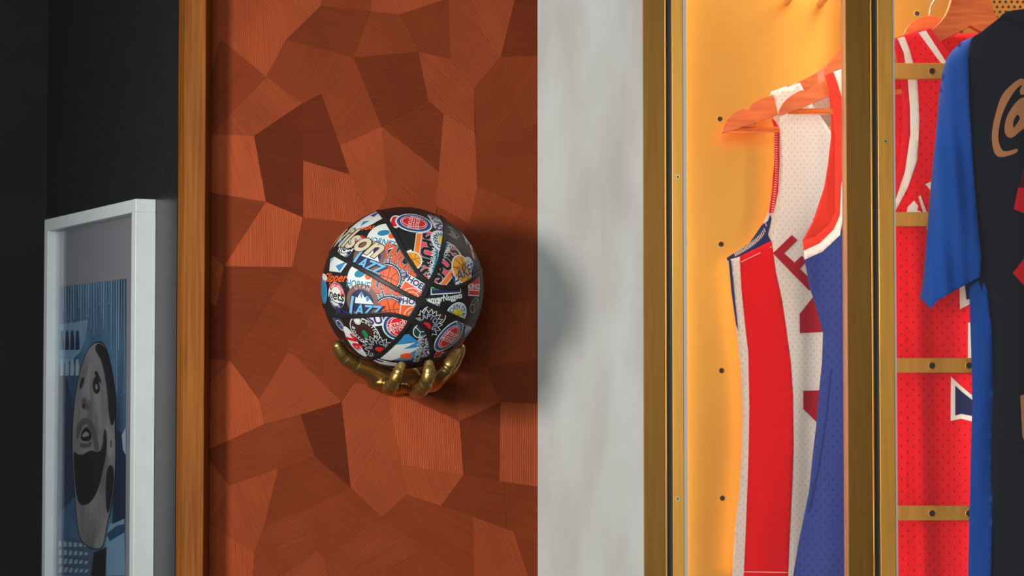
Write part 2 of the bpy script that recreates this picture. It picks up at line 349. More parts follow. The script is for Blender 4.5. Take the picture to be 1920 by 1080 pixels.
# (outline, painted-in groove light as tone 0 dark .. 1 bright, groove angle in degrees, counter-clockwise in view)
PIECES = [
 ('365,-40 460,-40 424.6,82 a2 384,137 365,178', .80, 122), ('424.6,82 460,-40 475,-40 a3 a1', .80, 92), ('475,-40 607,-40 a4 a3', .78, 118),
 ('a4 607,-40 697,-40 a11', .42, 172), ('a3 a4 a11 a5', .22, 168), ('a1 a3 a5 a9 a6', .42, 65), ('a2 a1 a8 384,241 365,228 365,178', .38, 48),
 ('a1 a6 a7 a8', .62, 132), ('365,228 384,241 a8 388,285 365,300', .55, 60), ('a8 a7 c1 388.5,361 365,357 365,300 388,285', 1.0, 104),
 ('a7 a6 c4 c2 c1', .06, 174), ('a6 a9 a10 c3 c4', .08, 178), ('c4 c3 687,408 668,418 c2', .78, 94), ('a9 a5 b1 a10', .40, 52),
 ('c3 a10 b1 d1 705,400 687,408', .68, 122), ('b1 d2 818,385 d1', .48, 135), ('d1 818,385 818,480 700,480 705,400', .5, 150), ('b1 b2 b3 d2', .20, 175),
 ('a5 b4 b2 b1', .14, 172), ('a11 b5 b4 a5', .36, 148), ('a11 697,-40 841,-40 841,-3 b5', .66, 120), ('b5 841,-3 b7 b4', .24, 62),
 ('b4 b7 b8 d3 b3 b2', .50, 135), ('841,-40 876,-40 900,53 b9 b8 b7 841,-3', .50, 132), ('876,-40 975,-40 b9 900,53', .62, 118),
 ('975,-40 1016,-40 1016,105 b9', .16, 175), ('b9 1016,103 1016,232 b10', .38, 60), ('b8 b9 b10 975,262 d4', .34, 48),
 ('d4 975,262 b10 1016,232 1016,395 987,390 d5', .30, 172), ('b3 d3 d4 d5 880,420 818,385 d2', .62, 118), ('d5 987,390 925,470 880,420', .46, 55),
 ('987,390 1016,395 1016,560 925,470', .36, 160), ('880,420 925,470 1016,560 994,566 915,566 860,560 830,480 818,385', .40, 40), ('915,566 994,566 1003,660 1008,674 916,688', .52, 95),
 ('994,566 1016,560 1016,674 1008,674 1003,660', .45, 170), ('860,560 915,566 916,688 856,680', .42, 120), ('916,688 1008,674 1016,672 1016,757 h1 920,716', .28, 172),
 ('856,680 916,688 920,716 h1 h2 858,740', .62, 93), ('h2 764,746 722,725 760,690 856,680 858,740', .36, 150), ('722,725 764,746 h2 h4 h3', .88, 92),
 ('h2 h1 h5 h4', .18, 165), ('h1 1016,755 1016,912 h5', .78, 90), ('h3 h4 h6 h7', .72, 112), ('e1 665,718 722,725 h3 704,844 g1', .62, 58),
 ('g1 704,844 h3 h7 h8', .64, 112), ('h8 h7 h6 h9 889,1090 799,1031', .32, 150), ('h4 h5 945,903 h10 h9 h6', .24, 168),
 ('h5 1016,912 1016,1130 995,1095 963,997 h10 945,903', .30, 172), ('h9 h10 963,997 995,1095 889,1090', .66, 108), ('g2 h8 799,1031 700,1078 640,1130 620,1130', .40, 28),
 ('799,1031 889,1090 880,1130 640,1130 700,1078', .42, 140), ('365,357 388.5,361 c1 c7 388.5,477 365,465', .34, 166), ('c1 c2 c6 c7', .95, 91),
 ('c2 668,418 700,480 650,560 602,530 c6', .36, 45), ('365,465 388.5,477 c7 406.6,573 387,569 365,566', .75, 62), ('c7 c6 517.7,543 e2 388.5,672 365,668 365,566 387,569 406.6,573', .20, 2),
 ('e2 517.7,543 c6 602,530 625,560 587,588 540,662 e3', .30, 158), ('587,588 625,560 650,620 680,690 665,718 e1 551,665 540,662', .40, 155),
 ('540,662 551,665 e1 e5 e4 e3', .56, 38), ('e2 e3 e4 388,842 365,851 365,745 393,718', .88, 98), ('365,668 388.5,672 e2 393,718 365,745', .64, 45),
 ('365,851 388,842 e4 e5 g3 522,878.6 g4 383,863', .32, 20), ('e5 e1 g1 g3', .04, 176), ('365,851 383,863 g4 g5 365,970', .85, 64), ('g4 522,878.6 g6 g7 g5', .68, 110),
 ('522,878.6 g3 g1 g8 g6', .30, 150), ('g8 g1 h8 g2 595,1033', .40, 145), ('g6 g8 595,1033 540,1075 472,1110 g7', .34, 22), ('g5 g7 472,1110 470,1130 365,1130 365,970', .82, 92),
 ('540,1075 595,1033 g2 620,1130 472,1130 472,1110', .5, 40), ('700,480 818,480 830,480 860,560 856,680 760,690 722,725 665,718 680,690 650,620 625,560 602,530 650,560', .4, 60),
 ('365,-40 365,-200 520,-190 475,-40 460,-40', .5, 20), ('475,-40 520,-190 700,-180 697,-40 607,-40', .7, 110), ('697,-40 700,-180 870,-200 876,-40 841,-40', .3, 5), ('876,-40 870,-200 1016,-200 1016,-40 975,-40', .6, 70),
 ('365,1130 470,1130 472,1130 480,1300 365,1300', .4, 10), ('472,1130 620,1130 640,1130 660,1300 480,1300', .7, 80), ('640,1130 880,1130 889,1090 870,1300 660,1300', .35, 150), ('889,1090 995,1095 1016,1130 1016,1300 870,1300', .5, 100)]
C_SHADED = srgb(96, 34, 6); C_LIT = srgb(168, 74, 36)  # shaded and lit ends of the light painted into the pieces
XL_CLIP = tx1 + 0.0005
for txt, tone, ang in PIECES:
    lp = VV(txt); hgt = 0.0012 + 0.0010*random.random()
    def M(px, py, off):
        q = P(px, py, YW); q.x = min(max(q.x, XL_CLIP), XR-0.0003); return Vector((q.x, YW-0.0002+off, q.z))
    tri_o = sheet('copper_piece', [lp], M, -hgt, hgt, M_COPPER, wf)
    t = max(0, min(1, tone+random.uniform(-.04, .04)))*(0.8 if sum(q[0] for q in lp)/len(lp) > 870 else 1.0)  # right-hand pieces painted darker for the shade on that side
    tri_o.color = (*[C_SHADED[i]*(1-t)+C_LIT[i]*t for i in range(3)], ang/180.0)

# ------------------------------------------------------------------ basketball
BC = P(755, 540, 3.58); R = 0.1200
ball = empty('basketball', BC, 'basketball covered in colourful team logo stickers, resting on golden hand', 'basketball')
def sph(px, py):
    d = ray(px, py).normalized(); oc = CAM-BC; b = oc.dot(d); c = oc.dot(oc)-R*R; disc = b*b-c
    if disc > 0: return (CAM+d*(-b-math.sqrt(disc))-BC).normalized()
    return (CAM+d*(-b)-BC).normalized()
def CP(cx, cy): return (595+cx/3.375, 380+cy/3.375)         # picture of the ball, enlarged
K = 0.12/152/3.375                                          # metres per unit of that enlargement
def topx(w):
    d = w-CAM; zc = d.dot(VF); return (960+F*d.dot(VR)/zc, 540-F*d.dot(VU)/zc)
def pebble(name, col, rough=0.52, coat=0.04):
    m = mat(name, col, rough, coat=coat); N, L, b = nodes_of(m)
    b.inputs['Coat Roughness'].default_value = 0.3
    tc = N.new('ShaderNodeNewGeometry'); vo = N.new('ShaderNodeTexVoronoi'); vo.inputs['Scale'].default_value = 620
    L.new(tc.outputs['Position'], vo.inputs['Vector'])
    bp = N.new('ShaderNodeBump'); bp.inputs['Strength'].default_value = 0.35; bp.inputs['Distance'].default_value = 0.0005; bp.invert = True
    L.new(vo.outputs['Distance'], bp.inputs['Height']); L.new(bp.outputs[0], b.inputs['Normal']); return m
INK = dict(k=(0.014, 0.012, 0.012), w=srgb(228, 232, 228), r=srgb(222, 32, 44), b=srgb(36, 76, 142), c=srgb(56, 140, 196), l=srgb(112, 190, 226), n=srgb(40, 42, 92),
           o=srgb(244, 96, 40), y=srgb(236, 214, 60), g=srgb(30, 130, 80), p=srgb(66, 40, 112), a=srgb(246, 164, 48), s=srgb(160, 164, 166), t=srgb(36, 134, 168),
           m=srgb(238, 84, 106), e=srgb(216, 204, 172), d=srgb(64, 34, 28), f=srgb(128, 92, 80), q=srgb(250, 126, 36), x=srgb(34, 62, 64))
INKM = {k: pebble('ball_print_'+k, c) for k, c in INK.items()}
# body
bm = bmesh.new(); bmesh.ops.create_uvsphere(bm, u_segments=96, v_segments=64, radius=R)
me = bpy.data.meshes.new('ball_cover'); bm.to_mesh(me); bm.free()
for p in me.polygons: p.use_smooth = True
o = link('ball_cover', me, INKM['k']); o.parent = ball
LAYER = {}
def text2d(s, size, bold=0.0, shear=0.0, arc=None, spacing=1.0):
    """text -> (points, tris) centred on the origin; arc=(radius, centre angle deg, flip)"""
    cu = bpy.data.curves.new('t', 'FONT'); cu.body = s; cu.size = size; cu.align_x = 'CENTER'; cu.align_y = 'CENTER'
    cu.offset = bold*size; cu.shear = shear; cu.resolution_u = 3; cu.space_character = spacing
    ob = bpy.data.objects.new('t', cu); m = bpy.data.meshes.new_from_object(ob)
    bm = bmesh.new(); bm.from_mesh(m); bmesh.ops.triangulate(bm, faces=bm.faces)
    for _ in range(5):
        es = [e for e in bm.edges if e.calc_length() > 0.0026]
        if not es: break
        bmesh.ops.subdivide_edges(bm, edges=es, cuts=1); bmesh.ops.triangulate(bm, faces=bm.faces)
    pts = [(v.co.x, v.co.y) for v in bm.verts]; bm.verts.index_update(); tri = [tuple(v.index for v in f.verts) for f in bm.faces]
    bm.free(); bpy.data.objects.remove(ob); bpy.data.curves.remove(cu); bpy.data.meshes.remove(m)
    if arc:
        r, a0, flip = arc; q = []
        for x, y in pts:
            if not flip: a = math.radians(a0)-x/r; q.append(((r+y)*math.cos(a), (r+y)*math.sin(a)))
            else: a = math.radians(a0)+x/r; q.append(((r-y)*math.cos(a), (r-y)*math.sin(a)))
        pts = q
    return pts, tri
def T(s, size, col, x=0, y=0, rot=0, xs=1.0, **k):
    p, t = text2d(s, size*K, **k); p = [(u*xs, v) for u, v in p]; a = math.radians(rot); ca, sa = math.cos(a), math.sin(a)
    return ([(u*ca-v*sa+x*K, u*sa+v*ca+y*K) for u, v in p], t, col)
def PO(pts, col, sm=0):
    if sm: pts = smooth_poly(pts, sm)
    p, t = fill([[(x*K, y*K) for x, y in pts]], 0.0023); return (p, t, col)
def EL(rx, ry, col, x=0, y=0, rot=0, n=40, a0=0, a1=360):
    a = math.radians(rot); ca, sa = math.cos(a), math.sin(a); pts = []
    full = (a1-a0) >= 360
    for i in range(n if full else n+1):
        th = math.radians(a0+(a1-a0)*i/n); u, v = rx*math.cos(th), ry*math.sin(th)
        pts.append((x+u*ca-v*sa, y+u*sa+v*ca))
    return PO(pts, col)
def RING(rx, ry, w, col, x=0, y=0, a0=0, a1=360, n=40, rot=0):
    pts = []; ra = math.radians(rot); ca, sa = math.cos(ra), math.sin(ra)
    if a1-a0 >= 360:
        L1 = [(x+rx*math.cos(2*PI*i/n), y+ry*math.sin(2*PI*i/n)) for i in range(n)]; L2 = [(x+(rx-w)*math.cos(2*PI*i/n), y+(ry-w)*math.sin(2*PI*i/n)) for i in range(n)]
        p, t = fill([[(u*K, v*K) for u, v in L1], [(u*K, v*K) for u, v in L2]], 0.0023); return (p, t, col)
    for i in range(n+1):
        th = math.radians(a0+(a1-a0)*i/n); pts.append((rx*math.cos(th), ry*math.sin(th)))
    for i in range(n, -1, -1):
        th = math.radians(a0+(a1-a0)*i/n); pts.append(((rx-w)*math.cos(th), (ry-w)*math.sin(th)))
    return PO([(x+u*ca-v*sa, y+u*sa+v*ca) for u, v in pts], col)
def LN(pts, w, col):
    l, r = [], []
    n = len(pts)
    for i in range(n):
        a, b = pts[max(i-1, 0)], pts[min(i+1, n-1)]; dx, dy = b[0]-a[0], b[1]-a[1]; q = math.hypot(dx, dy) or 1
        l.append((pts[i][0]-dy/q*w/2, pts[i][1]+dx/q*w/2)); r.append((pts[i][0]+dy/q*w/2, pts[i][1]-dx/q*w/2))
    return PO(l+r[::-1], col)
def STAR(ro, ri, n, col, x=0, y=0, a0=0, a1=360):
    pts = []
    for i in range(n*2):
        th = math.radians(a0+(a1-a0)*i/(n*2)); rr = ro if i % 2 else ri; pts.append((x+rr*math.cos(th), y+rr*math.sin(th)))
    return PO(pts, col)
def BALLMARK(r, fillc, line, x=0, y=0, rot=0):
    out = [EL(r, r, fillc, x, y)]
    def rt(pts):
        a = math.radians(rot); return [(x+u*math.cos(a)-v*math.sin(a), y+u*math.sin(a)+v*math.cos(a)) for u, v in pts]
    w = max(2.2, r*0.05)
    out.append(LN(rt([(-r, 0), (-r*.5, r*.06), (0, r*.09), (r*.5, r*.06), (r, 0)]), w, line)); out.append(LN(rt([(0, -r), (r*.08, -r*.4), (r*.08, r*.4), (0, r)]), w, line))
    out.append(LN(rt([(-r*.75, -r*.62), (-r*.3, -r*.1), (-r*.3, r*.3), (-r*.7, r*.68)]), w, line)); out.append(LN(rt([(r*.75, -r*.62), (r*.4, -r*.1), (r*.4, r*.3), (r*.7, r*.68)]), w, line))
    return out
# seams, in units of the enlargement
S1 = [(380, 45), (395, 58), (440, 115), (480, 185), (515, 245), (545, 310), (590, 385), (640, 455), (705, 508)]
S2 = [(780, 65), (797, 95), (808, 150), (805, 220), (790, 300), (765, 400), (712, 508)]
S3 = [(705, 508), (770, 535), (860, 540), (930, 520), (1000, 470), (1040, 425)]
S4 = [(705, 508), (655, 622), (592, 738)]
S5 = [(75, 303), (82, 310), (200, 375), (340, 455), (470, 530), (600, 600), (655, 622)]
S6 = [(655, 622), (760, 670), (880, 730), (992, 778)]
S7 = [(58, 698), (130, 720), (250, 718), (380, 705), (480, 705), (560, 728), (592, 738)]
S8 = [(592, 738), (550, 810), (480, 890), (400, 960), (330, 990), (290, 985)]
S9 = [(592, 738), (660, 770), (700, 820), (722, 900), (722, 990)]
PAN = dict(
 A=S1+[(655, 622)]+S5[::-1]+[(-50, 300), (-50, -50), (360, -50)], B=S1+S2[::-1]+[(790, -60), (370, -60)], C=S2+S3[1:]+[(1200, 400), (1200, -60), (790, -60)],
 D=S3+[(1200, 425), (1200, 850)]+S6[::-1], E=S5+S4[2:]+S7[::-1]+[(-50, 690), (-50, 300)], F=S7+S8[1:]+[(200, 1150), (-50, 1150), (-50, 700)],
 G=S8+[(300, 1150), (722, 1150)]+S9[::-1], H=S6+[(1200, 850), (1200, 1150), (722, 1150)]+S9[::-1]+[(655, 622)])
def sticker(panel, cx, cy, rot, items, label=None, sx=1.0, sy=1.0, n=None):
    """decal on the leather; each item sits a hair above the one before"""
    if n is None: n = sph(*CP(cx, cy))
    e1 = (VR - n*VR.dot(n)).normalized(); e2 = n.cross(e1).normalized()
    if e2.dot(VU) < 0: e2 = -e2
    a = math.radians(rot); ca, sa = math.cos(a), math.sin(a)
    e1, e2 = e1*ca+e2*sa, e2*ca-e1*sa
    pan = PAN.get(panel); vs, fs, mi, keys = [], [], [], []
    for pts, tri, col in items:
        LAYER[panel] = LAYER.get(panel, 0)+1; rad = R + 0.00012 + (0.000014 if panel else 0.000006)*LAYER[panel]
        base = len(vs); w = []
        for u, v in pts:
            u *= sx; v *= sy; r = math.hypot(u, v)
            d = n if r < 1e-9 else n*math.cos(r/R)+(e1*(u/r)+e2*(v/r))*math.sin(r/R)
            w.append(d*rad)
        keep = []
        for t in tri:
            if pan is not None:
                c = (w[t[0]]+w[t[1]]+w[t[2]])/3
                if c.dot(CAM-BC) > R*0.02:
                    q = topx(c+BC); q = ((q[0]-595)*3.375, (q[1]-380)*3.375)
                    if not inside(q, pan): continue
                elif c.dot(CAM-BC) < -R*0.9: continue
            nn = (w[t[1]]-w[t[0]]).cross(w[t[2]]-w[t[0]])
            keep.append(t if nn.dot(w[t[0]]) > 0 else (t[0], t[2], t[1]))
        if not keep: continue
        if col not in keys: keys.append(col)
        vs += w
        for t in keep: fs.append(tuple(base+i for i in t)); mi.append(keys.index(col))
    if not fs: return None
    me = bpy.data.meshes.new('sticker'); me.from_pydata(vs, [], fs); me.update()
    bm = bmesh.new(); bm.from_mesh(me); bmesh.ops.delete(bm, geom=[x for x in bm.verts if not x.link_faces], context='VERTS'); bm.to_mesh(me); bm.free()
    for i, p in enumerate(me.polygons): p.material_index = mi[i]; p.use_smooth = True
    o = link('sticker', me, [INKM[k] for k in keys]); o.parent = ball
    if label: o['label'] = label
    return o
def outline_text(s, size, col, ocol, x=0, y=0, rot=0, ob=0.045, b=0.0, **k):
    return [T(s, size, ocol, x, y, rot, bold=b+ob, **k), T(s, size, col, x, y, rot, bold=b, **k)]
def pistons(rx=112, ry=100, rot=0):
    it = [EL(rx, ry, 'w'), EL(rx*.91, ry*.91, 'b'), EL(rx*.73, ry*.73, 'w'), EL(rx*.69, ry*.69, 'r'), RING(rx*.5, ry*.64, 4, 'w'),
          T('DETROIT', rx*.34, 'w', 0, ry*.18, bold=.012), T('PISTONS', rx*.34, 'w', 0, -ry*.2, bold=.012), LN([(-rx*.66, 0), (rx*.66, 0)], 4, 'w')]
    return it
def spurs():
    return [PO([(-165, 70), (150, 80), (170, 20), (150, -84), (-130, -84), (-175, -10)], 'w'), PO([(-158, 66), (144, 75), (156, 44), (40, 50), (-160, 38)], 't'),
            PO([(-162, 34), (30, 46), (158, 40), (162, 0), (140, -46), (-140, -46), (-168, -6)], 'm'), PO([(-138, -50), (140, -50), (144, -79), (-126, -79)], 'q')] + \
           outline_text('SPURS', 108, 'k', 's', 0, -4, b=.04, ob=.03) + [T('SAN ANTONIO', 42, 'w', 4, 40, bold=.02)]
def lakers(r=78):
    return [EL(r+9, r+9, 'w')]+BALLMARK(r, 'a', 'k', rot=20)
def knicks():
    return [RING(132, 132, 46, 'w', 0, -50, 6, 174), RING(128, 128, 42, 'n', 0, -50, 8, 172)] + \
           [RING(122, 122, 30, 's', 0, -50, a, a+10) for a in range(12, 162, 13)] + [EL(86, 86, 'w', 0, -54), EL(82, 82, 'n', 0, -54)] + \
           BALLMARK(77, 'o', 'd', 0, -54, 15) + [T('KNICKS', 138, c_, 6, 94, xs=.56, bold=b_) for c_, b_ in (('w', .085), ('n', .065), ('o', .03))]
def jazz():
    return [EL(112, 105, 'f', 0, 18), EL(84, 78, 'n', 0, 10), PO([(-80, 0), (-46, 46), (-30, 34), (0, 78), (22, 40), (44, 54), (84, 4)], 'w'), PO([(-10, 56), (0, 78), (8, 62), (2, 30)], 'c'), PO([(30, 36), (44, 54), (58, 34), (40, 16)], 'c'),
            T('UTAH', 30, 'w', 0, 0, arc=(104*K, 90, False), spacing=1.6)] + \
           [T('AZZ', 100, 'k', 40, -48, xs=.9, bold=.08, shear=.3), T('AZZ', 100, 'n', 38, -46, xs=.9, bold=.05, shear=.3), T('AZZ', 96, 'l', 35, -42, xs=.9, bold=.022, shear=.3)] + \
           [T('J', 175, c_, -86+d_, -26-d_, bold=b_, shear=.2) for c_, b_, d_ in (('k', .05, 4), ('n', .03, 2), ('l', .008, 0))] + [PO([(-60, -74), (120, -74), (116, -66), (-56, -66)], 'n')]
def nets():
    return [EL(78, 84, 'w'), RING(76, 82, 26, 'r', 0, 0, 18, 162), T('NEW JERSEY', 24, 'w', 0, 0, arc=(64*K, 90, False), bold=.012), RING(76, 80, 22, 'n', 0, -3, 200, 340), T('BASKETBALL', 18, 'w', 0, 0, arc=(67*K, 270, True), bold=.01),
            T('nets', 84, 'k', 0, 2, 8, bold=.022, shear=.2), LN([(-36, -36), (0, -44), (34, -40), (44, -32)], 10, 'k'), LN([(-26, -41), (0, -46), (30, -42)], 4, 'w')]
def hornets(r=100):
    return [EL(r, r, 'w'), PO([(-r*.5, -r*.5), (r*.95, -r*.2), (r*1.05, -r*.62), (-r*.2, -r*.98)], 'w', 1), T('HORNETS', 64, 't', 8, -46, -4, xs=.8, bold=.02), EL(24, 24, 'o', 52, 14), EL(40, 24, 't', -10, 26, 15)]
def phoenix():
    return [PO([(-85, 62), (95, 62), (95, -62), (-85, -62)], 'w'), PO([(-80, 12), (90, 12), (90, -58), (-80, -58)], 'o'), RING(70, 70, 5, 'w', 10, -60, 10, 170), RING(46, 46, 4, 'w', 10, -60, 20, 160), LN([(10, -55), (20, 6)], 4, 'w'),
            T('PHOENIX', 50, 'p', 6, 36, bold=.03)]
def raptors():
    return [STAR(114, 86, 18, 'w'), STAR(106, 78, 18, 'k'), EL(80, 80, 'n'), EL(74, 74, 'k'), T('RAPTORS', 46, 's', 0, 0, arc=(58*K, 90, False), bold=.02), EL(32, 24, 'r', 4, -4)]
def suns_(): return [PO([(-70, 40), (90, 40), (90, -40), (-70, -40)], 'w')]+outline_text('SUNS', 84, 'p', 'w', 8, 0, b=.03, ob=.03)
def clippers(): return [PO([(-70, 60), (20, 66), (72, 6), (30, -40), (-60, -10)], 'w'), PO([(-10, 4), (60, 10), (22, -34)], 'c'), PO([(-64, 58), (-30, 62), (-62, 30)], 'l'), T('Clippers', 62, 'o', -16, -56, -14, bold=.022, shear=.3)]
def bullets(): return [PO([(-120, -70), (-20, 90), (60, 95), (120, 40), (128, -20), (60, -80)], 'c'), PO([(-118, -74), (-30, 40), (96, 44), (20, 12), (128, 14), (20, -38), (-60, -80)], 'w')]
def sixers(): return [PO([(-90, 50), (-40, 60), (90, -10), (96, -60), (40, -70), (-90, 10)], 'w', 1)]+[T('76', 100, 'r', 0, 0, -8, bold=.05)]
# --- visible stickers, panel by panel
sticker('A', 320, 108, 10, [PO([(-130, -90), (-150, 40), (60, 110), (130, 60), (110, -60), (20, -90)], 'w'), PO([(40, 0), (95, 60), (70, 80), (20, 60)], 'b'), PO([(-60, -40), (10, -34), (-30, 10)], 'c'), PO([(60, 60), (104, 70), (110, 40), (80, 30)], 'o', 1)])
sticker('A', 285, 168, -18, [T('CLIPPERS', 44, 'o', 0, 0, bold=.03)])
sticker('A', 420, 212, -18, hornets(112))
sticker('A', 182, 283, -28, nets())
sticker('A', 468, 432, -34, knicks())
sticker('A', 318, 352, -28, jazz())
sticker('A', 620, 552, -32, phoenix())
sticker('A', 165, 240, 0, [EL(40, 60, 'c'), EL(22, 30, 'n', 8, 6)])
sticker('A', 262, 232, -38, [EL(70, 30, 'r'), EL(34, 16, 'w')])
sticker('A', 235, 240, -40, [T('Wilson', 200, 'd', -62, 4, bold=.05, shear=.35), T('Wilson', 200, 'e', -62, 4, bold=.026, shear=.35)], 'cream script lettering with dark outline')
sticker('B', 500, 130, -20, [PO([(-60, 80), (-20, 90), (30, 30), (34, -40), (-20, -50), (-50, 0)], 'w', 1), PO([(-50, 66), (-20, 74), (16, 30), (-6, 20), (20, -30), (-14, -36), (-40, 6)], 'r', 1)])
sticker('B', 612, 122, -94, pistons(100, 118), sx=1.0)
sticker('B', 755, 120, -68, suns_(), sx=.9, sy=1.1)
sticker('B', 720, 46, -10, [EL(60, 40, 's'), T('BUCKS', 40, 'p', 0, 0, bold=.03), EL(90, 20, 'w', -120, 20), EL(60, 14, 'r', -170, 20)])
sticker('B', 694, 320, -97, spurs())
sticker('B', 795, 245, 8, [EL(86, 88, 'w'), T('WARRIORS', 42, 'b', 0, 0, arc=(56*K, 190, True), bold=.03), EL(38, 40, 'y', 4, 0)])
sticker('B', 600, 366, 0, [PO([(-60, 50), (-4, 74), (0, 40), (-40, 20)], 'w'), PO([(-46, 40), (-8, 52), (-6, 34), (-40, 22)], 'l')]+lakers(54))
sticker('C', 842, 180, -70, [RING(50, 56, 6, 's'), T('BUCKS', 40, 's', 0, 14, bold=.02), LN([(-40, -10), (0, 26), (40, -14)], 6, 's'), LN([(0, -50), (0, 30)], 5, 's')], sy=1.3)
sticker('C', 940, 235, -50, [PO([(-90, 10), (20, 50), (90, 14), (20, 12), (60, -20), (-30, -6)], 'w'), PO([(-84, 16), (10, 46), (-10, 18)], 'b'), PO([(10, 10), (60, -14), (10, -4)], 'b')], sy=1.5)
sticker('C', 985, 330, -70, [RING(44, 20, 6, 'o'), EL(30, 8, 'w')], sy=1.6)
sticker('C', 818, 385, 57, spurs(), sx=.95)
sticker('C', 918, 420, 30, lakers(84)+[PO([(40, 60), (120, 60), (150, 20), (120, -30), (60, -20)], 'w', 1), T('LOS ANGELES', 26, 'd', 16, 22, 6, bold=.008), PO([(-90, -36), (-100, -78), (-64, -90), (-66, -40)], 'w'), T('LAKERS', 88, 'b', 30, -26, 4, bold=.012, shear=.15)])
sticker('D', 820, 556, 2, [PO([(-112, 26), (112, 32), (112, -22), (-112, -22)], 'w'), PO([(-106, 22), (106, 27), (106, -15), (-106, -15)], 'n'), PO([(-104, 22), (-30, 22), (-60, 6), (-100, 8)], 'g'), PO([(50, 24), (104, 26), (100, 8), (76, 8)], 'g'), PO([(-60, 22), (40, 24), (20, 10), (-40, 8)], 'w')])
sticker('D', 800, 606, 2, [T('DenverNuggets', 52, 'w', 0, 0, xs=.88, bold=.035)])
sticker('D', 735, 650, -10, [PO([(-60, 16), (44, 26), (40, -22), (-50, -30)], 'w'), T('PHNIX', 36, 'p', -8, 0, bold=.03)])
sticker('D', 880, 716, -16, [EL(92, 88, 'w'), T('GOLDEN STATE', 42, 'b', 0, 0, arc=(60*K, 92, False), bold=.022)]+BALLMARK(48, 'y', 'd'))
sticker('D', 996, 530, 0, [PO([(-60, 66), (60, 66), (60, -60), (-60, -60)], 'w'), PO([(-56, 90), (-30, 60), (-20, 86), (0, 58), (20, 92), (56, 70), (56, -22), (-56, -22)], 'r'), T('KINGS', 46, 'w', 0, -2, bold=.03), PO([(-56, -28), (56, -28), (56, -54), (-56, -54)], 'r')], sx=1.25)
sticker('D', 994, 650, -8, [RING(46, 48, 6, 's'), LN([(-40, 20), (-4, 8), (0, -46)], 6, 's'), LN([(-4, 8), (40, 26)], 6, 's'), EL(38, 40, 'x')][::-1], sx=1.3)
sticker('D', 1005, 735, -20, [T('Spurs', 60, 'd', 0, 0, bold=.03, shear=.3), T('Spurs', 60, 'f', 0, 0, bold=.0, shear=.3)], sx=1.2)
sticker('E', 124, 402, -8, clippers(), sx=1.5, sy=1.25)
sticker('E', 275, 475, -6, hornets(104))
sticker('E', 36, 560, 0, [EL(60, 80, 'c'), EL(30, 50, 't', 10, 10), EL(50, 20, 'w', 0, 90)], sx=1.6)
sticker('E', 116, 590, -10, nets(), sx=1.15)
sticker('E', 458, 632, -5, knicks())
sticker('E', 280, 640, 0, jazz())
sticker('E', 612, 664, -6, phoenix())
sticker('E', 165, 700, -4, [T('JAZZ', 60, 'n', 0, 0, bold=.05), T('JAZZ', 60, 'p', 0, 0, bold=.0)])
sticker('F', 130, 755, -24, [EL(70, 44, 'f'), EL(50, 30, 'n', -10, 0), T('JAZZ', 50, 'c', -14, 0, bold=.02), RING(32, 32, 4, 'w', 20, -6)], sx=1.2)
sticker('F', 240, 726, 0, [EL(52, 40, 'w', 0, 8), EL(46, 34, 'o', 0, 10)])
sticker('F', 296, 818, -32, [EL(112, 92, 'w'), EL(106, 86, 'd'), T('CELTICS', 36, 'w', 0, 0, arc=(78*K, 78, False), bold=.018, spacing=1.3), T('BOSTON', 34, 'w', 0, 0, arc=(78*K, 262, True), bold=.018, spacing=1.3), EL(26, 26, 'w', -76, 30), RING(20, 20, 3, 's', -76, 30), EL(30, 18, 'g', 12, -8, -30), EL(22, 10, 'g', 34, -34, -50)])
sticker('F', 408, 738, 14, suns_())
sticker('F', 512, 784, 16, pistons(100, 100))
sticker('F', 232, 886, -30, sixers(), sx=1.3, sy=1.25)
sticker('F', 92, 838, -50, [EL(70, 40, 'b'), EL(30, 16, 'n')], sx=1.2)
sticker('F', 392, 925, 14, raptors())
sticker('F', 330, 962, -14, [T('trail blazers', 34, 'w', 0, 0, bold=.02, shear=.2)])
sticker('G', 520, 938, 2, bullets()+[EL(36, 22, 'o', 36, -40)], sx=1.1, sy=1.45)
sticker('G', 655, 812, -20, [EL(50, 54, 'w'), EL(44, 48, 'x'), LN([(-40, 20), (0, -8), (40, 10)], 5, 'w'), LN([(0, -8), (6, -46)], 5, 'w')])
sticker('G', 668, 925, -100, [T('DALLAS', 52, 'w', 0, 22, bold=.05), T('DALLAS', 52, 'n', 0, 22, bold=-.005), T('MAVERICKS', 50, 'w', 16, -24, bold=.05), T('MAVERICKS', 50, 'n', 16, -24, bold=-.005)])
sticker('G', 705, 950, -70, [EL(40, 16, 'p'), EL(28, 8, 'w')])
sticker('G', 440, 1012, -8, [PO([(-110, 30), (90, 20), (130, -20), (-40, -60), (-120, -10)], 'w'), EL(40, 16, 'b', -60, 0), LN([(-20, 0), (20, 10), (60, -6), (100, 4)], 6, 's')])
sticker('H', 740, 715, -30, [EL(86, 60, 'w'), EL(80, 54, 'd'), EL(20, 12, 'g', -20, 16)])
sticker('H', 690, 775, -42, raptors())
sticker('H', 838, 852, -50, pistons(102, 124))
sticker('H', 925, 775, -40, [T('SUNS', 60, 's', 0, 0, bold=.03), EL(30, 40, 'l', 60, -10)], sx=1.2)
sticker('H', 960, 800, -50, [EL(40, 46, 'e'), EL(24, 30, 'c', 0, -30)], sx=1.3)
sticker('H', 895, 905, 45, [EL(70, 26, 'r'), EL(40, 20, 'o', -20, -34)], sy=1.3)
sticker('H', 765, 958, 10, [STAR(52, 26, 6, 'w'), STAR(44, 20, 6, 'r')], sy=1.2)
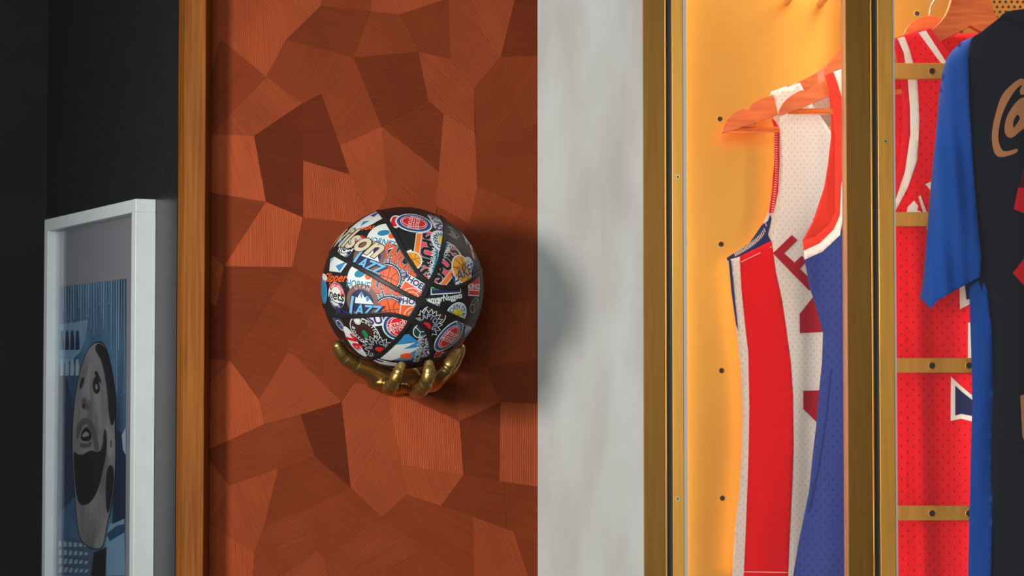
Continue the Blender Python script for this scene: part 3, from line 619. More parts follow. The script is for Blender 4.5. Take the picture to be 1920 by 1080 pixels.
# --- the far side carries more of the same
rnd = random.Random(3)
KIT = [pistons, spurs, knicks, jazz, nets, hornets, phoenix, raptors, suns_, clippers, bullets, sixers]
cnt = 0
for i in range(48):
    z = 1-2*(i+.5)/48; th = i*2.39996; n = Vector((math.sqrt(1-z*z)*math.cos(th), math.sqrt(1-z*z)*math.sin(th), z))
    if n.dot((CAM-BC).normalized()) > -0.12: continue
    sticker(None, 0, 0, rnd.uniform(-60, 60), KIT[cnt % len(KIT)](), n=n); cnt += 1
# --- seams
def seam(pts, w=9.4, flip=False):
    q = smooth_poly([CP(*p) for p in pts], 2, closed=False)
    ds = [sph(*p) for p in q]
    if flip: ds = [-d for d in ds]
    v, f = [], []
    prof = [(-1.0, .0000), (-.94, .0005), (-.45, .0004), (0, .0002), (.45, .0004), (.94, .0005), (1.0, .0000)]
    for i, d in enumerate(ds):
        t = (ds[min(i+1, len(ds)-1)]-ds[max(i-1, 0)]).normalized(); s = d.cross(t).normalized()
        for a, h in prof: v.append((d+s*(a*w/2*0.12/152/R)).normalized()*(R+h+(0.0010 if h else 0)))
    k = len(prof)
    for i in range(len(ds)-1):
        for j in range(k-1): f.append((i*k+j, i*k+j+1, (i+1)*k+j+1, (i+1)*k+j))
    me = bpy.data.meshes.new('seam'); me.from_pydata(v, [], f); me.update()
    for p in me.polygons: p.use_smooth = True
    o = link('seam', me, M_SEAM); o.parent = ball; return o
M_SEAM = mat('black_seam_rubber', (0.016, 0.014, 0.013), 0.5)
for s in (S1, S2, S3, S5, S6, S7, S8, S9): seam(s, 9.0)
seam(S4, 13)
for s in (S1, S2, S3, S5, S6, S7, S8, S9): seam(s, 9.0, True)
for (cx, cy, r) in ((706, 510, 8), (655, 624, 10), (592, 738, 8)):
    d = sph(*CP(cx, cy)); e1 = d.orthogonal().normalized(); e2 = d.cross(e1)
    v = [d*(R+0.0020)]+[(d+(e1*math.cos(a)+e2*math.sin(a))*(r*0.12/152/R)).normalized()*(R+0.0019) for a in [2*PI*i/16 for i in range(16)]]
    me = bpy.data.meshes.new('seam_joint'); me.from_pydata(v, [], [(0, 1+i, 1+(i+1) % 16) for i in range(16)]); me.update()
    o = link('seam_joint', me, M_SEAM); o.parent = ball

# ------------------------------------------------------------------ golden hand
def finger_geo(joints, radii, creases=()):
    """tapered chain with softened bends; joints: world points"""
    pts, rr = [], []
    n = len(joints)
    for i in range(n-1):
        for k in range(14):
            t = k/14.0
            p0, p1, p2, p3 = [Vector(joints[max(0, min(n-1, i+j))]) for j in (-1, 0, 1, 2)]
            q = 0.5*((2*p1)+(-p0+p2)*t+(2*p0-5*p1+4*p2-p3)*t*t+(-p0+3*p1-3*p2+p3)*t**3)
            r = radii[i]*(1-t)+radii[i+1]*t
            s = i+t
            for c, dpt in creases:
                r -= dpt*math.exp(-((s-c)/0.05)**2)
            pts.append(q); rr.append(r)
    pts.append(Vector(joints[-1])); rr.append(radii[-1])
    # round tip
    d = (pts[-1]-pts[-2]).normalized(); r0 = rr[-1]
    for a in (25, 50, 70, 84):
        pts.append(Vector(joints[-1])+d*r0*0.9*math.sin(math.radians(a))); rr.append(r0*math.cos(math.radians(a)))
    return tube_geo(pts, rr, 16)
def ellipsoid_geo(c, ax):
    bm = bmesh.new(); bmesh.ops.create_uvsphere(bm, u_segments=24, v_segments=16, radius=1)
    v = [Vector((p.co.x*ax[0], p.co.y*ax[1], p.co.z*ax[2]))+Vector(c) for p in bm.verts]; bm.verts.index_update(); f = [tuple(q.index for q in p.verts) for p in bm.faces]; bm.free(); return v, f
hv, hf = [], []
def addg(g):
    b = len(hv); hv.extend(g[0]); hf.extend([tuple(i+b for i in f) for f in g[1]])
FING = dict(
 thumb=([P(752, 722, 3.675), P(724, 714, 3.645), P(695, 695, 3.625), P(664, 681, 3.605), P(645, 667, 3.592), P(633, 648, 3.584)], [.020, .0205, .0170, .0132, .0118, .0086]),
 index=([P(744, 722, 3.665), P(733, 727, 3.590), P(732, 727, 3.548), P(739, 716, 3.523), P(747, 698, 3.518), P(752, 687, 3.522)], [.0135, .0122, .0112, .0102, .0092, .0074]),
 middle=([P(774, 722, 3.665), P(781, 730, 3.590), P(789, 731, 3.540), P(800, 716, 3.515), P(804, 696, 3.510), P(804.5, 683, 3.515)], [.0135, .0124, .0114, .0104, .0094, .0076]),
 ring=([P(794, 720, 3.668), P(812, 720, 3.605), P(824, 708, 3.560), P(839, 688, 3.542), P(850, 670, 3.546), P(854.5, 662, 3.552)], [.013, .0118, .0108, .0100, .0090, .0074]),
 pinky=([P(802, 714, 3.675), P(828, 704, 3.630), P(845, 690, 3.602), P(856, 671, 3.590), P(862, 657, 3.590), P(864, 652, 3.592)], [.0125, .011, .0102, .0095, .0088, .0072]))
CRE = dict(thumb=[(3.0, .0018), (3.14, .0016), (3.95, .0016), (4.1, .0016)], index=[(2.3, .0016), (2.55, .0016), (2.85, .0019), (3.02, .0020), (3.18, .0018), (3.9, .0014)], middle=[(2.35, .0016), (2.6, .0016), (2.95, .0018), (3.1, .0016), (3.9, .0012)],
           ring=[(2.9, .0018), (3.05, .0018), (3.95, .0014)], pinky=[(2.9, .0014), (3.05, .0014)])
for k, (j, r) in FING.items(): addg(finger_geo(j, r, CRE[k]))
addg(ellipsoid_geo(P(762, 720, 3.668), (.046, .058, .0150)))
addg(ellipsoid_geo(P(718, 717, 3.650), (.026, .034, .0135)))
addg(ellipsoid_geo(P(796, 717, 3.668), (.020, .040, .0125)))
addg(tube_geo([P(762, 722, 3.66), P(762, 719, 3.70), P(762, 715, 3.75), P(762, 712, YW)], [.017, .018, .019, .020], 20))
hand = empty('golden_hand', (P(762, 722, YW).x, YW, P(762, 745, YW).z), 'gold painted sculpted hand on the copper wall, palm up under the ball', 'hand sculpture')
ho = mesh_obj('hand_body', hv, hf, M_GOLD, hand, True)
rm = ho.modifiers.new('remesh', 'REMESH'); rm.mode = 'VOXEL'; rm.voxel_size = 0.0012; rm.use_smooth_shade = True
smo = ho.modifiers.new('smooth', 'SMOOTH'); smo.factor = 0.5; smo.iterations = 2
v, f = disc_geo(P(762, 712, YW)-Vector((0, .005, 0)), (0, 1, 0), .024, .0045, 32); mesh_obj('wall_plate', v, f, M_GOLD, hand)
def nail(p0, p1, r, w):
    """p0 base, p1 tip, on the camera side of the finger"""
    a, b = Vector(p0), Vector(p1); d = (b-a).normalized(); tow = (CAM-(a+b)/2).normalized(); tow = (tow-d*tow.dot(d)).normalized(); s = d.cross(tow)
    vs, fs = [], []; nu, nv = 7, 9
    for i in range(nv):
        t = i/(nv-1); ww = w*math.sqrt(max(0.02, 1-abs(2*t-1)**3.5))
        for j in range(nu):
            x = (2*j/(nu-1)-1); ang = x*ww/r
            vs.append(a+(b-a)*t+s*math.sin(ang)*(r+.0003)+tow*math.cos(ang)*(r+.0003+.0004*math.sin(t*PI)))
    for i in range(nv-1):
        for j in range(nu-1): fs.append((i*nu+j, i*nu+j+1, (i+1)*nu+j+1, (i+1)*nu+j))
    o = mesh_obj('fingernail', vs, fs, M_NAIL, hand, True)
    s = o.modifiers.new('solid', 'SOLIDIFY'); s.thickness = 0.0007; s.offset = 0
M_NAIL = mat('gold_nail_paint', (0.60, 0.39, 0.13), 0.34, 0.9)
nail(P(749, 698, 3.519), P(754.5, 681.5, 3.523), .0087, .0060)
nail(P(804, 698, 3.511), P(806, 678, 3.516), .0088, .0056)
nail(P(850, 672, 3.546), P(857, 659, 3.554), .0083, .0048)

# ------------------------------------------------------------------ framed picture on the return wall
pf = empty('framed_picture', (Nc.x, Nc.y, 0.95), 'white framed portrait of a bearded man looking up, on the dark wall', 'picture')
def PL(px, py, off):
    """ray meets the plane parallel to the frame front, off metres behind it"""
    q0 = Vector((Nc.x, Nc.y, 0))-Ndir*off; d = ray(px, py); t = (q0-CAM).dot(Ndir)/d.dot(Ndir); return CAM+d*t
ZT = PL(254.5, 372.5, 0).z; ZB = ZT-0.90
FARP = PL(83.5, 412, 0); WID = (Vector((FARP.x, FARP.y, 0))-Vector((Nc.x, Nc.y, 0))).length
def LOC(u, z, off):      # u metres from near edge to the far one
    q = Vector((Nc.x, Nc.y, 0))+Udir*u-Ndir*off; return Vector((q.x, q.y, z))
FW = 0.021; FD = T_FR
def lbox(name, u0, u1, z0, z1, o0, o1, m, parent, bevel=0):
    v = [LOC(u, z, o) for z in (z0, z1) for (u, o) in ((u0, o0), (u1, o0), (u1, o1), (u0, o1))]
    f = [(0,3,2,1),(4,5,6,7),(0,1,5,4),(1,2,6,5),(2,3,7,6),(3,0,4,7)]
    ob = mesh_obj(name, v, f, m, parent)
    bm = bmesh.new(); bm.from_mesh(ob.data); bmesh.ops.recalc_face_normals(bm, faces=bm.faces); bm.to_mesh(ob.data); bm.free()
    if bevel: b = ob.modifiers.new('bevel', 'BEVEL'); b.width = bevel; b.segments = 2
    return ob
lbox('frame_rail', 0, WID, ZT-FW, ZT, 0, FD, M_WHITEFRAME, pf, .001); lbox('frame_rail', 0, WID, ZB, ZB+FW, 0, FD, M_WHITEFRAME, pf, .001)
lbox('frame_stile', 0, FW, ZB+FW, ZT-FW, 0, FD, M_WHITEFRAME, pf, .0008); lbox('frame_stile', WID-FW, WID, ZB+FW, ZT-FW, 0, FD, M_WHITEFRAME, pf, .0008)
M_MAT = noise_mix(mat('shade_grey_mount_card', (0.3, 0.3, 0.31), 0.8), srgb(168, 164, 168), srgb(174, 170, 174), (1, 1, 1), 200, 2)  # grey puts the low light on a white mount into its colour
OM = 0.021
lbox('mount_card', FW, WID-FW, ZB+FW, ZT-FW, OM, FD-.001, M_MAT, pf)
gl = lbox('picture_glass', FW, WID-FW, ZB+FW, ZT-FW, OM-.006, OM-.004, M_GLASS2, pf)
flat = lambda name, rgb, r=0.7: mat(name, srgb(*rgb), r)
def pr(name, loops, lay, m, parent): return sheet(name, loops, PL, OM-.0004-.00025*lay, .0002, m, parent)
def q8(pts): return [(90+x/1.865, 500+y/1.865) for x, y in pts]
art = pr('print', [[(112, 538.5), (237, 522.5), (235, 1083), (104.5, 1079)]], 0, noise_mix(flat('print_blue', (60, 92, 128)), srgb(50, 76, 110), srgb(104, 150, 190), (4, 4, 2), 2.5, 3, ramp=(.3, .7)), pf)
M_LB = flat('print_light_blue', (140, 182, 212)); M_PB = flat('print_pale_blue', (182, 210, 226)); M_GR = noise_mix(flat('print_grey', (150, 142, 144)), srgb(132, 126, 130), srgb(176, 168, 168), (9, 9, 5), 2, 3)
M_DG = flat('print_dark_grey', (44, 38, 42)); M_MG = flat('print_mid_grey', (110, 104, 108)); M_DB = flat('print_dark_blue', (38, 54, 82)); M_PW = flat('print_pale_grey', (176, 170, 170))
pr('print_patch', [q8([(34, 205), (140, 185), (132, 250), (112, 300), (80, 330), (36, 345)])], 1, M_LB, art)
for rx in (44, 62, 80, 98): 
    pr('print_bottle_shape', [q8([(rx, 225), (rx+8, 222), (rx+12, 262), (rx+12, 290), (rx-3, 292), (rx-2, 262)])], 2, M_DB if rx % 3 else M_PB, art)
    pr('print_bottle_shape', [q8([(rx, 325), (rx+8, 322), (rx+12, 352), (rx+10, 380), (rx-2, 382), (rx-2, 352)])], 2, M_PB, art)
pr('print_drape', [q8([(38, 355), (70, 400), (92, 520), (85, 640), (95, 800), (40, 860), (33, 600)])], 1, flat('print_slate', (58, 74, 104)), art)
pr('print_drape', [q8([(215, 900), (266, 880), (270, 1080), (205, 1080), (200, 980)])], 1, M_LB, art)
pr('print_drape', [q8([(236, 560), (272, 600), (270, 880), (225, 900)])], 1, M_DB, art)
pr('print_fold', [q8([(258, 590), (272, 560), (272, 660), (262, 640)])], 2, M_PB, art)
pr('print_fold', [q8([(205, 935), (240, 905), (268, 900), (266, 930), (215, 960)])], 2, flat('print_teal', (52, 88, 122)), art)
pr('print_pattern', [q8([(30, 945), (105, 950), (160, 1000), (150, 1082), (26, 1075)])], 1, flat('print_steel', (92, 112, 142)), art)
for r_ in range(4):
    for c_ in range(6): pr('print_motif', [q8([(36+c_*18+r_*2, 960+r_*30+c_*2), (46+c_*18+r_*2, 958+r_*30+c_*2), (48+c_*18, 978+r_*30), (36+c_*18, 980+r_*30)])], 2, M_PB, art)
pr('print_hair', [q8([(160, 1000), (205, 980), (200, 1084), (150, 1082)])], 2, M_DG, art)
face = [(180, 262), (150, 275), (125, 320), (105, 400), (92, 480), (85, 600), (88, 700), (95, 790), (100, 880), (110, 950), (140, 980), (180, 988), (195, 970), (205, 900), (222, 830), (232, 760), (236, 640), (232, 560), (236, 470), (228, 400), (215, 330), (200, 280)]
cx_, cy_ = 165, 640
pr('portrait_outline', [q8(smooth_poly([(cx_+(x-cx_)*1.04, cy_+(y-cy_)*1.012) for x, y in face], 2))], 3, M_DG, art)
head = pr('portrait_head', [q8(smooth_poly(face, 2))], 4, M_GR, art)
def feat(pts, m, lay=5, sm=2): pr('portrait_feature', [q8(smooth_poly(pts, sm))], lay, m, art)
feat([(176, 264), (202, 284), (217, 335), (232, 420), (236, 520), (226, 562), (214, 540), (208, 440), (190, 330), (160, 288)], M_DG)
feat([(87, 640), (100, 655), (118, 660), (150, 640), (168, 650), (190, 640), (196, 560), (206, 580), (204, 660), (190, 720), (178, 770), (160, 810), (140, 832), (112, 836), (97, 800)], M_DG)
feat([(98, 560), (118, 532), (138, 526), (158, 548), (170, 590), (180, 645), (164, 645), (156, 600), (146, 566), (134, 548), (120, 556), (108, 590), (100, 612)], M_MG, 6)
feat([(114, 590), (122, 568), (136, 558), (148, 576), (153, 600), (136, 612), (116, 608)], M_DG, 7)
feat([(119, 588), (134, 574), (143, 584), (143, 592), (121, 597)], M_PW, 8)
feat([(112, 614), (136, 620), (154, 608), (150, 628), (128, 636), (110, 630)], M_MG, 6)
feat([(156, 400), (168, 378), (180, 410), (182, 436), (168, 448), (156, 430)], M_DG, 6); feat([(164, 412), (172, 410), (175, 426), (167, 432)], M_PW, 7)
feat([(160, 372), (170, 360), (184, 396), (186, 412), (176, 398)], M_DG, 6); feat([(112, 402), (122, 384), (128, 392), (118, 424), (110, 430)], M_DG, 6)
feat([(116, 470), (126, 452), (136, 476), (144, 500), (130, 500), (118, 500)], M_MG, 6); feat([(120, 484), (128, 478), (130, 492), (122, 494)], M_DG, 7)
feat([(212, 600), (222, 570), (230, 600), (228, 650), (216, 670), (206, 650)], M_PW, 6); feat([(215, 615), (221, 600), (225, 620), (219, 640)], M_MG, 7)
feat([(206, 700), (226, 690), (232, 740), (222, 820), (206, 880), (200, 780)], M_DG, 5)
feat([(120, 440), (146, 330), (156, 330), (146, 420), (150, 480), (134, 450)], M_PW, 5)
for i in range(26):
    x = 114+i*4.75; topy = 538.5-(x-112)*0.128+1; ln = random.choice((40, 60, 85, 110, 140)) if x < 205 else random.choice((90, 130, 175, 210))
    if 150 < x < 205: ln = min(ln, 95)
    dx = random.uniform(-1, 1); w = random.uniform(.5, .95)
    pr('paint_drip', [[(x-w, topy), (x+w, topy), (x+w*.5+dx, topy+ln), (x-w*.5+dx, topy+ln)]], 2, M_PB if i % 3 else M_LB, art)
    if i % 2: pr('paint_drop', [[(x+dx+1.3*math.cos(a), topy+ln+2.5*math.sin(a)) for a in [k*PI/4 for k in range(8)]]], 3, M_PW, art)

# ------------------------------------------------------------------ display case
YC = 3.785; YB = 4.30; Z0, Z1 = 0.0, 2.62
case = empty('display_case', (wx(1700, YC), (YC+YB)/2, 0), 'brass framed glass display case lit warm from inside, jerseys hanging in it', 'display case')
def vbox(name, p0, p1, y0, y1, m, parent=case, z0=Z0, z1=Z1, bevel=0.0008, yref=None):
    yr = yref or y0; return box(name, (wx(p0, yr), y0, z0), (wx(p1, yr), y1, z1), m, parent, bevel)
XE = wx(2240, YC)
def post_set(p, endw):
    """post, bright edge bead, rubber gap, door stile with its screw, clear seal"""
    vbox('frame_post', p, p+endw, YC, YC+.05, M_BRASSDK)
    vbox('edge_bead', p+endw, p+endw+4, YC+.001, YC+.012, M_BRASS)
    vbox('gasket', p+endw+4, p+endw+14, YC+.010, YC+.045, M_BLACK)
    st = vbox('door_stile', p+endw+14, p+endw+ (35 if endw < 44 else 43), YC+.002, YC+.030, M_BRASS)
    return st
st1 = post_set(1206.5, 40); st2 = post_set(1588, 46)
vbox('clear_seal', 1281.5, 1288, YC+.003, YC+.012, M_SEAL, bevel=0); vbox('clear_seal', 1676.8, 1680.5, YC+.003, YC+.012, M_SEAL, bevel=0)
vbox('frame_post', 2200, 2240, YC, YC+.05, M_BRASSDK)
def screw(px, py, parent):
    v, f = disc_geo(P(px, py, YC+.002)-Vector((0, .0012, 0)), (0, 1, 0), .0042, .0014, 20); o = mesh_obj('screw', v, f, M_SCREW, parent)
    v, f = disc_geo(P(px, py, YC+.002)-Vector((0, .0015, 0)), (0, 1, 0), .0014, .0008, 6); mesh_obj('screw_recess', v, f, M_HOLE, parent)
for py in (332, 935): screw(1271, py, st1)
screw(1660.5, 265, st2)
for px, py in ((1288, 455), (1288, 937)):
    v, f = disc_geo(P(px-1, py, YC+.003)-Vector((0, .001, 0)), (0, 1, 0), .0022, .0012, 12); mesh_obj('seal_clip', v, f, M_SEAL, case)
vbox('glass_pane', 1281, 1587, YC+.013, YC+.017, M_GLASS, bevel=0, z0=.42, z1=2.5); vbox('glass_pane', 1677, 2200, YC+.013, YC+.017, M_GLASS, bevel=0, z0=.42, z1=2.5)
x0, x1 = wx(1206.5, YC), XE
box('plinth', (x0+.05, YC+.052, 0.0), (x1, YB, 0.40), M_BRASSDK, case); box('top_panel', (x0, YC+.052, 2.5), (x1, YB, 2.62), M_BRASSDK, case)
box('side_panel', (x0, YC+.052, 0.40), (x0+.012, YB, 2.5), M_BRASSBACK, case); box('side_panel', (x1-.012, YC+.052, .40), (x1, YB, 2.5), M_BRASSBACK, case)
bp_ = box('back_panel', (x0, YB, 0), (x1, YB+.02, 2.62), M_BRASSBACK, case)
def peg_hole(px, py, Y, r, parent, rim=True):
    c = P(px, py, Y)
    v, f = disc_geo(c-Vector((0, .0006, 0)), (0, 1, 0), r, .0004, 20); mesh_obj('peg_hole', v, f, M_HOLE, parent)
    if rim:
        n = 20; vv, ff = [], []
        for i in range(n):
            a = 2*PI*i/n
            for (rr, dy) in ((r*.98, -.0008), (r*1.12, -.0012), (r*1.25, -.0002)): vv.append(c+Vector((math.cos(a)*rr, dy, math.sin(a)*rr)))
        for i in range(n):
            j = (i+1) % n
            for k in range(2): ff.append((i*3+k, j*3+k, j*3+k+1, i*3+k+1))
        mesh_obj('hole_rim', vv, ff, M_BRASS, parent, True)
for px, py in ((1350, 223), (1352, 458), (1353, 695), (1354.5, 934), (1414, 228), (1719.5, 25.5)): peg_hole(px, py, YB, .0046, bp_)
v, f = [], []
# perforated strip: joined pin holes
for r_ in range(14):
    for c_ in range(22):
        px = 1853+c_*10.9+(5.4 if r_ % 2 else 0); py = 60-r_*9.4
        if px < 1853+ (60-py)*0.0: continue
        g = disc_geo(P(px, py, YB)-Vector((0, .0007, 0)), (0, 1, 0), .0027, .0004, 10); b = len(v); v += g[0]; f += [tuple(i+b for i in q) for q in g[1]]
pfh = mesh_obj('perforation', v, f, M_HOLE, bp_); pfh['kind'] = 'stuff'
# face-out pegs
for (px, py, ln) in ((1475, 4, .40), (1538, 8, .36), (1600, 6, .45), (1700, -34, .42), (1800, -40, .44)):
    a = P(px, py, YB); tube('peg', [a, a-Vector((0, ln, 0))], .0062, M_BRASS, case, 16)
# warm light strips behind the stiles
for p in (1268, 1655):
    xx = wx(p, YC+.036); box('light_strip', (xx-.006, YC+.034, .45), (xx+.006, YC+.040, 2.45), M_LED, case)
for p in (1273, 1660):
    xx = wx(p, 4.275); box('light_strip', (xx-.006, 4.272, .45), (xx+.006, 4.284, 2.45), M_LEDSOFT, case)
box('light_strip', (wx(1300, 4.05), 3.98, 2.49), (wx(2150, 4.05), 4.07, 2.498), M_LEDTOP, case)
# cross bars in the right bay
YBAR = 3.918
for py, h in ((133, 30), (411, 27), (685, 28), (962, 28)):
    c = P(1700, py, YBAR); hh = h/2/F*YBAR
    bar = box('crossbar', (wx(1640, YBAR), YBAR, c.z-hh), (wx(1880, YBAR), YBAR+.010, c.z+hh), M_BRASS, case, .001)
    for px in (1748, 1817): peg_hole(px, py+.5, YBAR, .0052, bar)
box('rack_upright', (wx(1637, YBAR), YBAR+.010, .40), (wx(1652, YBAR), YBAR+.024, 2.5), M_BRASS, case)
box('slot', (wx(1803, YB), YB-.0012, P(1803, 90, YB).z), (wx(1809, YB), YB-.0002, P(1803, 50, YB).z), M_HOLE, bp_)

# ------------------------------------------------------------------ hangers
def mirror(pts, c): return [(2*c-x, y) for x, y in pts[::-1]]
def hanger(Y, c, top, bottom, bar, th, label, hookpts, yaw=0.0):
    """top/bottom: left half outlines, tip first; bar=(x0,y) dowel"""
    base = P(c, top[-1][1], Y)
    h = empty('coat_hanger', (base.x, Y, P(c, bar[1] if bar else bottom[-1][1], Y).z), label, 'hanger', 'wooden hangers in the case')
    l = smooth_poly(top[:-1]+[top[-1]], 1, closed=False)
    lo = bottom
    outline = l + mirror(l, c)[1:] + [(2*c-x, y) for x, y in lo[1:]] + lo[::-1][1:-1]
    # bottom runs: right tip -> centre -> left tip
    outline = l + mirror(l, c)[1:] + mirror(lo[::-1], c)[1:] + lo[::-1][1:-1] if False else l + mirror(l, c)[1:] + [(2*c-x, y) for x, y in lo][:] + lo[::-1][1:]
    M = lambda px, py, off: P(px, py, Y)+Vector((0, off, 0))
    b = sheet('hanger_body', [outline], M, -th/2, th, M_HANGER, h)
    bv = b.modifiers.new('bevel', 'BEVEL'); bv.width = .0022; bv.segments = 2; bv.limit_method = 'ANGLE'; bv.angle_limit = math.radians(50)
    if bar:
        tube('trouser_bar', [P(bar[0], bar[1], Y), P(2*c-bar[0], bar[1], Y)], .0050, M_HANGER, h, 14)
    tube('hook', [P(x, y, Y) for x, y in hookpts], .0018, M_CHROME, h, 10)
    return h
YA, YJB, YR, YT = 4.20, 4.090, 3.985, 3.862
hanger(YA, 1617, [(1353, 250), (1355, 238), (1366, 221), (1383, 208), (1394, 204), (1401, 208.5), (1408, 197), (1418, 190), (1450, 178), (1490, 158), (1540, 133), (1560, 112), (1575, 92), (1590, 80), (1605, 74), (1617, 73)],
       [(1353, 250), (1361, 249), (1400, 236), (1440, 222), (1490, 202), (1540, 180), (1580, 162), (1617, 156)], (1370, 243), .013, 'wooden hanger holding the white and red jersey nearest the bronze post',
       [(1617, 80), (1617, 20), (1612, 0), (1598, -20), (1585, -14), (1577, 2)])
hanger(YJB, 1742, [(1459, 217), (1462, 202), (1474, 186), (1494, 173), (1504, 169.5), (1512, 173), (1520, 163), (1530, 158), (1560, 147), (1610, 122), (1650, 102), (1692, 68), (1703, 47), (1714, 38), (1730, 32), (1742, 30.5)],
       [(1459, 217), (1467, 216), (1500, 204), (1556, 180), (1650, 140), (1700, 124), (1742, 118)], (1478, 209), .013, 'wooden hanger holding the navy jersey with orange-red armhole trim',
       [(1742, 40), (1744, 16), (1747, 9), (1754, -2), (1762, -20), (1754, -36), (1738, -34), (1732, -24)])
hanger(YR, 1818, [(1580, 165), (1582, 154), (1592, 144), (1640, 116), (1700, 86), (1751, 54), (1769, 35), (1778, 16), (1782, 0), (1790, -16), (1804, -25), (1818, -28)],
       [(1580, 165), (1590, 164), (1680, 122), (1765, 78), (1790, 65), (1818, 50)], (1600, 172), .022, 'thick wooden hanger holding the bright red jersey behind the brass bars',
       [(1818, -20), (1818, -60), (1828, -75), (1842, -62)])

# ------------------------------------------------------------------ jerseys
W_MESH = mesh_fabric('white_mesh_cloth', srgb(232, 228, 222), srgb(196, 188, 180), 0.0105, 0.0070, hr=0.11)
N_MESH = mesh_fabric('navy_mesh_cloth', srgb(46, 60, 128), srgb(28, 36, 86), 0.0140, 0.0090, hr=0.10)
R_MESH = mesh_fabric('red_mesh_cloth', srgb(238, 16, 32), srgb(160, 8, 20), 0.0168, 0.0092, hr=0.105)
R_PANEL = knit('red_satin_panel', srgb(230, 4, 20)); R_LET = knit('crimson_letter_twill', srgb(176, 24, 44)); W_RIB = knit('white_rib', srgb(236, 230, 220)); R_RIB = knit('orange_red_rib', srgb(236, 56, 36))
N_RIB = knit('navy_rib', srgb(40, 50, 110)); R_RIB2 = knit('red_rib', srgb(226, 26, 42)); NAVY_TW = knit('navy_twill', srgb(36, 40, 84))
def cloth_map(Y, c, hw, bulge, folds, back=False):
    """body curved towards the viewer in the middle with soft vertical folds"""
    xc = wx(c, Y); k = hw/F*Y
    def M(px, py, off):
        q = P(px, py, Y); u = (q.x-xc)/k; z = q.z
        dp = -bulge*max(0, 1-u*u) if not back else bulge*.8*max(0, 1-u*u)
        hang = min(1.0, max(0.0, (2.02-z)/0.35))
        for (fr, am, ph, lean) in folds: dp += am*hang*math.sin(q.x*fr+ph+lean*z)
        return P(px, py, Y+dp+off)
    return M
def full(left, c): return left + mirror(left, c)
# -- jersey A: white, red side panel
CA = 1617
jA = empty('sports_jersey', P(CA, 1100, YA), 'white sleeveless jersey with wide red side panel and crimson lettering', 'jersey', 'jerseys hanging in the case')
fA = [(55, .005, 1.0, 2.0), (120, .0022, .4, -3)]
MF = cloth_map(YA-.012, CA, 262, .035, fA); MB = cloth_map(YA+.012, CA, 262, .03, fA, True)
edgeA = [(1371, 500), (1378, 560), (1386, 640), (1392, 700), (1395, 780), (1393, 850), (1388, 930), (1381, 990), (1375, 1090)]
front_left = [(1500, 155), (1470, 166), (1447, 175), (1452, 184), (1459, 215), (1464, 260), (1466, 300), (1464, 350), (1460, 395), (1452, 430), (1447, 452), (1420, 466), (1387, 481), (1368, 487)] + edgeA
fl = [(1592, 290), (1575, 270), (1540, 220), (1512, 180)] + front_left + [(CA, 1096)]
def half_full(pts, c): return pts + [(2*c-x, y) for x, y in pts[::-1]]
sheet('front_panel', [half_full(fl, CA)], MF, 0, .0016, W_MESH, jA, 11, True)
back_left = [(1500, 153), (1470, 163), (1446, 172), (1443, 182), (1447, 205), (1453, 235), (1452, 300), (1447, 360), (1440, 398), (1428, 425), (1405, 458), (1380, 474), (1362, 486)] + [(x-3, y) for x, y in edgeA]
bl = [(1560, 176), (1530, 168)] + back_left + [(CA, 1096)]
sheet('back_panel', [half_full(bl, CA)], MB, 0, .0016, W_MESH, jA, 11, True)
sheet('back_binding', [[(1446, 222), (1453, 226), (1461, 240), (1462, 300), (1459, 360), (1451, 398), (1441, 400), (1447, 360), (1452, 300), (1452.5, 240)]], MB, -.0022, .0018, R_RIB2, jA, 10)
for k in range(34):
    t = k/33; y = 246+t*148; x = 1455.5 - max(0, (y-330))*.10
    sheet('serged_stitch', [[(x-2.4, y), (x+2.4, y+1.2), (x+2.4, y+2.4), (x-2.4, y+1.3)]], MB, -.0028, .0006, W_RIB, jA)
sheet('back_gusset', [[(1429, 421), (1440, 414), (1444, 402), (1447, 410), (1440, 440), (1446, 452), (1420, 470), (1387, 484), (1364, 489), (1362, 484), (1380, 472), (1405, 456)]], MB, -.0022, .0018, N_RIB, jA, 9)
for k in range(24):
    t = k/23; x = 1436-t*58; y = 424+math.sqrt(t)*52-4+t*4
    sheet('serged_stitch', [[(x-2, y-3), (x-.6, y-3.4), (x+2.2, y+4), (x+.6, y+4.4)]], MB, -.0030, .0006, W_RIB, jA)
sheet('side_panel', [[(1447, 451), (1455, 510), (1466, 560), (1475, 620), (1483, 680), (1487, 740), (1488, 830), (1486, 900), (1483, 960), (1480, 1020), (1477, 1090), (1394, 1090), (1398, 1000), (1402, 900), (1404, 830), (1405, 760), (1403, 660), (1396, 600), (1390, 540), (1387, 480.5), (1420, 465)]], MF, -.0016, .0016, R_PANEL, jA, 11, True)
sheet('seam_and_fold_line', [[(1366, 486), (1371, 488), (1374, 520), (1380, 580), (1384, 620), (1380, 610), (1371, 545)]], MF, -.0016, .0016, N_RIB, jA, 10)
sheet('panel_stitching', [[(1389, 491), (1420, 476), (1447, 462), (1447, 463), (1420, 477), (1389, 492)]], MF, -.0022, .0006, W_RIB, jA); sheet('panel_stitching', [[(1395, 1071.5), (1477, 1073), (1477, 1074), (1395, 1072.5)]], MF, -.0022, .0006, W_RIB, jA)
let = [[(1449, 474.8), (1484.7, 440.5), (1495.3, 450.3), (1470.4, 474.8), (1489.8, 492), (1503, 479.2), (1513, 489), (1500, 504.3), (1519.3, 522.7), (1545, 498), (1556, 508), (1516.9, 545)]]
sheet('letter', let, MF, -.0016, .0014, R_LET, jA, 11)
sheet('letter', [[(1523.4, 410.6), (1536.7, 402.4), (1560, 440), (1548, 452)]], MF, -.0016, .0014, R_LET, jA, 11)
